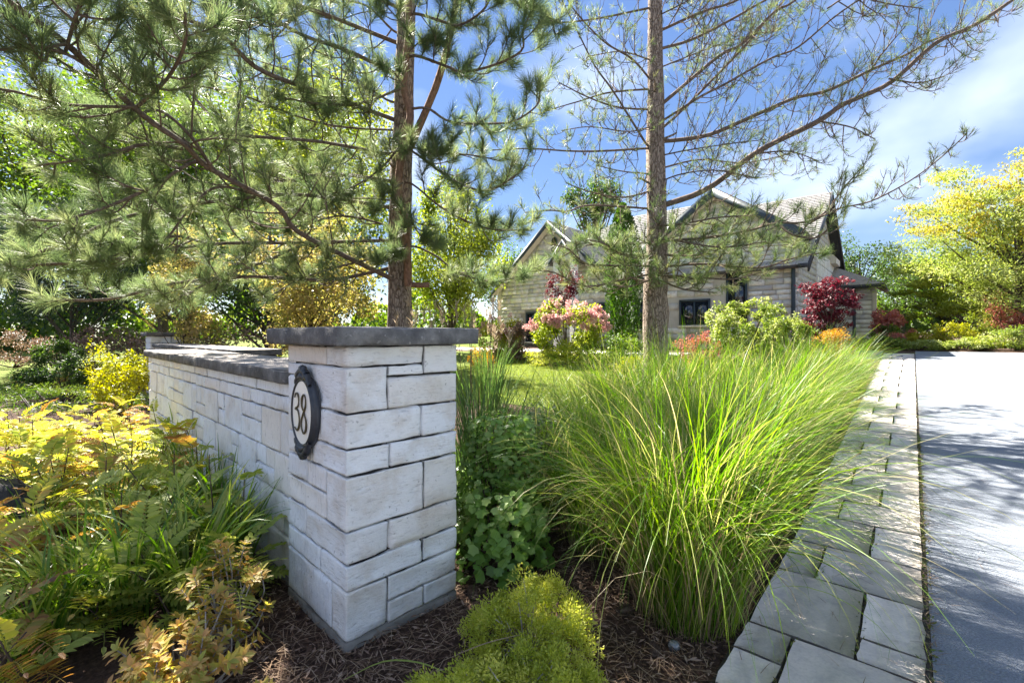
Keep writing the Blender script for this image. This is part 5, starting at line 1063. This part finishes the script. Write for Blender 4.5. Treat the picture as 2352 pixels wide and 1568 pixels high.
for px, d, where in ((40, 3.75, 'at the left edge right behind the boulder'), (150, 4.1, 'in the front left of the sunny patch'), (260, 4.15, 'in the front centre of the sunny patch'), (90, 4.7, 'behind the lemon yellow one at left'), (200, 4.5, 'in the very middle of the sunny patch'), (320, 4.8, 'in the right half of the sunny patch'),
        (180, 5.4, 'in the last row before the dark juniper'), (60, 5.2, 'at the back left of the sunny patch'), (400, 4.6, 'touching the wall stones beyond the daylilies'), (290, 5.5, 'in the last row near the feathery shrub'), (240, 3.7, 'in the half shade before the sunny patch'), (120, 3.75, 'just right of the boulder top')):
    fern_plant('low yellow false spirea ' + where, gx(px, d), .42, 15, 'yyg' if d > 4 else 'ygo', .9)
# strap leaved daylilies
def daylily(label, px, d, n, h, r=.10):
    b = gx(px, d); e = empty('daylily', b, 0, label, 'plant', 'daylily clumps in the left bed'); a = Acc(b); th = rng.uniform(0, 6.28, n); rr = r * np.sqrt(rng.random(n))
    blades(a, np.column_stack([b[0] + rr * np.cos(th), b[1] + rr * np.sin(th), np.full(n, b[2])]), th + rng.normal(size=n) * .5, rng.uniform(.05, .3, n), rng.uniform(.7, 2.1, n), h * rng.uniform(.7, 1.25, n), rng.uniform(.009, .017, n), 9, 1.5); a.build('leaves', M['daylily'], e)['kind'] = 'stuff'
for px, d, n, h, lab in [(430, 2.35, 120, .62, 'dense dark green daylily clump in front of the wall foot'), (300, 2.3, 110, .58, 'daylily clump left of the dense one, arching blades'), (180, 2.25, 100, .52, 'daylily clump between the corner false spirea plants'), (530, 2.75, 110, .62, 'daylily clump pressed against the wall near the pillar'),
        (500, 3.3, 100, .6, 'daylily clump along the wall, second from the pillar'), (455, 3.9, 90, .58, 'daylily clump along the wall, third from the pillar'), (410, 4.8, 90, .6, 'daylily clump along the wall, farthest from the pillar'), (380, 3.0, 90, .55, 'daylily clump among the bronze fronds'), (250, 2.8, 90, .55, 'daylily clump behind the broad fronds'), (80, 3.0, 80, .5, 'daylily clump right of the boulder'), (90, 2.05, 90, .45, 'daylily clump low in the bottom corner')]:
    daylily(lab, px, d, n, h)
# azalea with orange whorls
def azalea(label, px, d, r, h, n):
    b = gx(px, d); e = empty('azalea_shrub', b, 0, label, 'shrub', 'azaleas at the front of the left bed'); t = Acc(b); f = Acc(b)
    for k in range(n):
        th = rng.uniform(0, 6.28); q = r * math.sqrt(rng.random()); tip = b + np.array([q * math.cos(th), q * math.sin(th), h * rng.uniform(.45, 1.05) * (1 - .35 * (q / r) ** 2)]); mid = (b + tip) / 2 + rng.normal(size=3) * .03
        path = catmull([b + rng.normal(size=3) * [.03, .03, 0], mid, tip], 7); tube(t, path, np.linspace(.006, .0022, 7), 5); ax = nrm(path[-1] - path[-2])
        for ring in range(3):
            m = 6; aa = np.arange(m) / m * 6.28 + rng.random() * 6; s1 = nrm(np.cross(ax, [.2, .9, .1])); s2 = np.cross(ax, s1); rd = np.cos(aa)[:, None] * s1 + np.sin(aa)[:, None] * s2
            leaves(f, np.tile(path[-1] - ax * .022 * ring, (m, 1)), rd + ax * (.65 - .2 * ring) + rng.normal(size=(m, 3)) * .15, np.tile(ax, (m, 1)), rng.uniform(.030, .052, m), .017, 'oval', .15)
    t.build('stem', M['twig_grey'], e)['kind'] = 'stuff'; f.build('foliage', M['azalea'], e)
azalea('bronze orange azalea with grey twigs in front of the wall foot', 430, 1.78, .26, .34, 60); azalea('taller bronze azalea whorls against the dark daylilies', 520, 2.12, .20, .44, 34); azalea('olive and orange azalea at the bottom edge below the daylilies', 330, 1.62, .20, .24, 40)
azalea('tiny azalea sprout alone on the mulch near the pillar base', 600, 1.78, .03, .06, 3)
# stray long leaves, bare twigs, boulder, cones, lamp
for lab, pts, w in [('long pale green leaf blade arching over the front mulch', [(790, 1560, 1.75), (880, 1518, 1.74), (960, 1520, 1.72), (1030, 1545, 1.68)], .010), ('thin straw coloured stalk lying across the golden juniper', [(1020, 1515, 1.85), (1110, 1478, 1.82), (1200, 1455, 1.8)], .006), ('fallen green blade on the mulch left of the pillar base', [(555, 1395, 2.2), (590, 1440, 2.12), (625, 1470, 2.05)], .009)]:
    p = catmull(P3(*pts), 10); p[:, 2] = np.maximum(p[:, 2], .02); s_ = nrm(np.cross(np.gradient(p, axis=0), [0, 0, 1.])); ww = w * np.sin(np.linspace(.35, 2.95, 10))[:, None]
    a = Acc(p[0]); v = np.stack([p + s_ * ww * .5, p + [0, 0, -.002], p - s_ * ww * .5], 1).reshape(-1, 3); i = np.arange(9) * 3
    a.add(v, np.concatenate([np.stack([i, i + 1, i + 4, i + 3], 1), np.stack([i + 1, i + 2, i + 5, i + 4], 1)]), np.full(30, .8)); o = a.build('leaf_blade', M['daylily'] if w > .007 else M['straw'], None); o.location = p[0]; tag(o, lab, 'leaf')
tb = gx(95, 6.6); e = empty('dry_brush', tb, 0, 'tangle of bare pale grey twigs before the dark juniper', 'twigs')
for k in range(26):
    a = Acc(tb); d = nrm(np.array([rng.normal(), rng.normal() * .6, .75])); L_ = rng.uniform(.3, .6); tube(a, catmull([tb + rng.normal(size=3) * [.15, .1, 0], tb + d * L_ * .5 + rng.normal(size=3) * .05, tb + d * L_ + [0, 0, .1]], 6), np.linspace(.007, .003, 6), 4); a.build('twig', M['twig_grey'], e)
bb = gx(0, 3.05); v = []; 
import bmesh
bm = bmesh.new(); bmesh.ops.create_icosphere(bm, subdivisions=4, radius=.3)
for q in bm.verts: q.co *= 1 + .22 * noise.noise(q.co * 4) + .08 * noise.noise(q.co * 13); q.co.z *= .95; q.co.y *= .8
me = bpy.data.meshes.new('boulder'); bm.to_mesh(me); bm.free(); me.materials.append(M['boulder']); o = link('boulder', me, None, (bb[0] - .12, bb[1], .2)); tag(o, 'dark rough boulder at the left edge among the ferns', 'boulder')
def cone(label, px, d, s_=.035):
    b = gx(px, d); e = empty('pine_cone', b, rng.uniform(0, 6), label, 'pine cone', 'fallen pine cones'); a = Acc(); tube(a, [(-s_, 0, s_ * .7), (0, 0, s_ * .75), (s_, 0, s_ * .7)], [s_ * .4, s_ * .5, s_ * .25], 8); a.build('core', M['cone'], e, True)
    a = Acc(); n = 70; u = np.linspace(-1, 1, n); th = np.arange(n) * 2.4; rr = s_ * .5 * (1 - .3 * u ** 2); p = np.column_stack([u * s_, rr * np.cos(th), s_ * .72 + rr * np.sin(th)]); d_ = np.column_stack([np.full(n, .5), np.cos(th), np.sin(th)]); leaves(a, p, d_, np.tile([1., 0, 0], (n, 1)), s_ * .5, s_ * .5, 'oval', .1); o = a.build('scales', M['cone'], e); o['kind'] = 'stuff'
cone('brown pine cone on the mulch beside the golden juniper', 1440, 2.32); cone('brown pine cone in the mulch behind the pillar corner', 1085, 2.5, .032); cone('small pine cone near the front grass clump foot', 1500, 2.05, .028)
lb = gx(1548, 2.06); e = empty('garden_light', lb, 0, 'small glass domed garden light in the mulch at the paving corner', 'garden light')
a = Acc(lb); tube(a, [lb + [0, 0, -.06], lb + [0, 0, .0], lb + [0, 0, .022]], [.006, .02, .027], 14); a.build('housing', M['lamp_body'], e, True)
a = Acc(lb); t_ = np.linspace(0, math.pi / 2 * .98, 7); tube(a, [lb + [0, 0, .022 + .024 * math.sin(q)] for q in t_], [.025 * math.cos(q) + .0005 for q in t_], 16); a.build('dome', M['lamp_glass'], e, True)
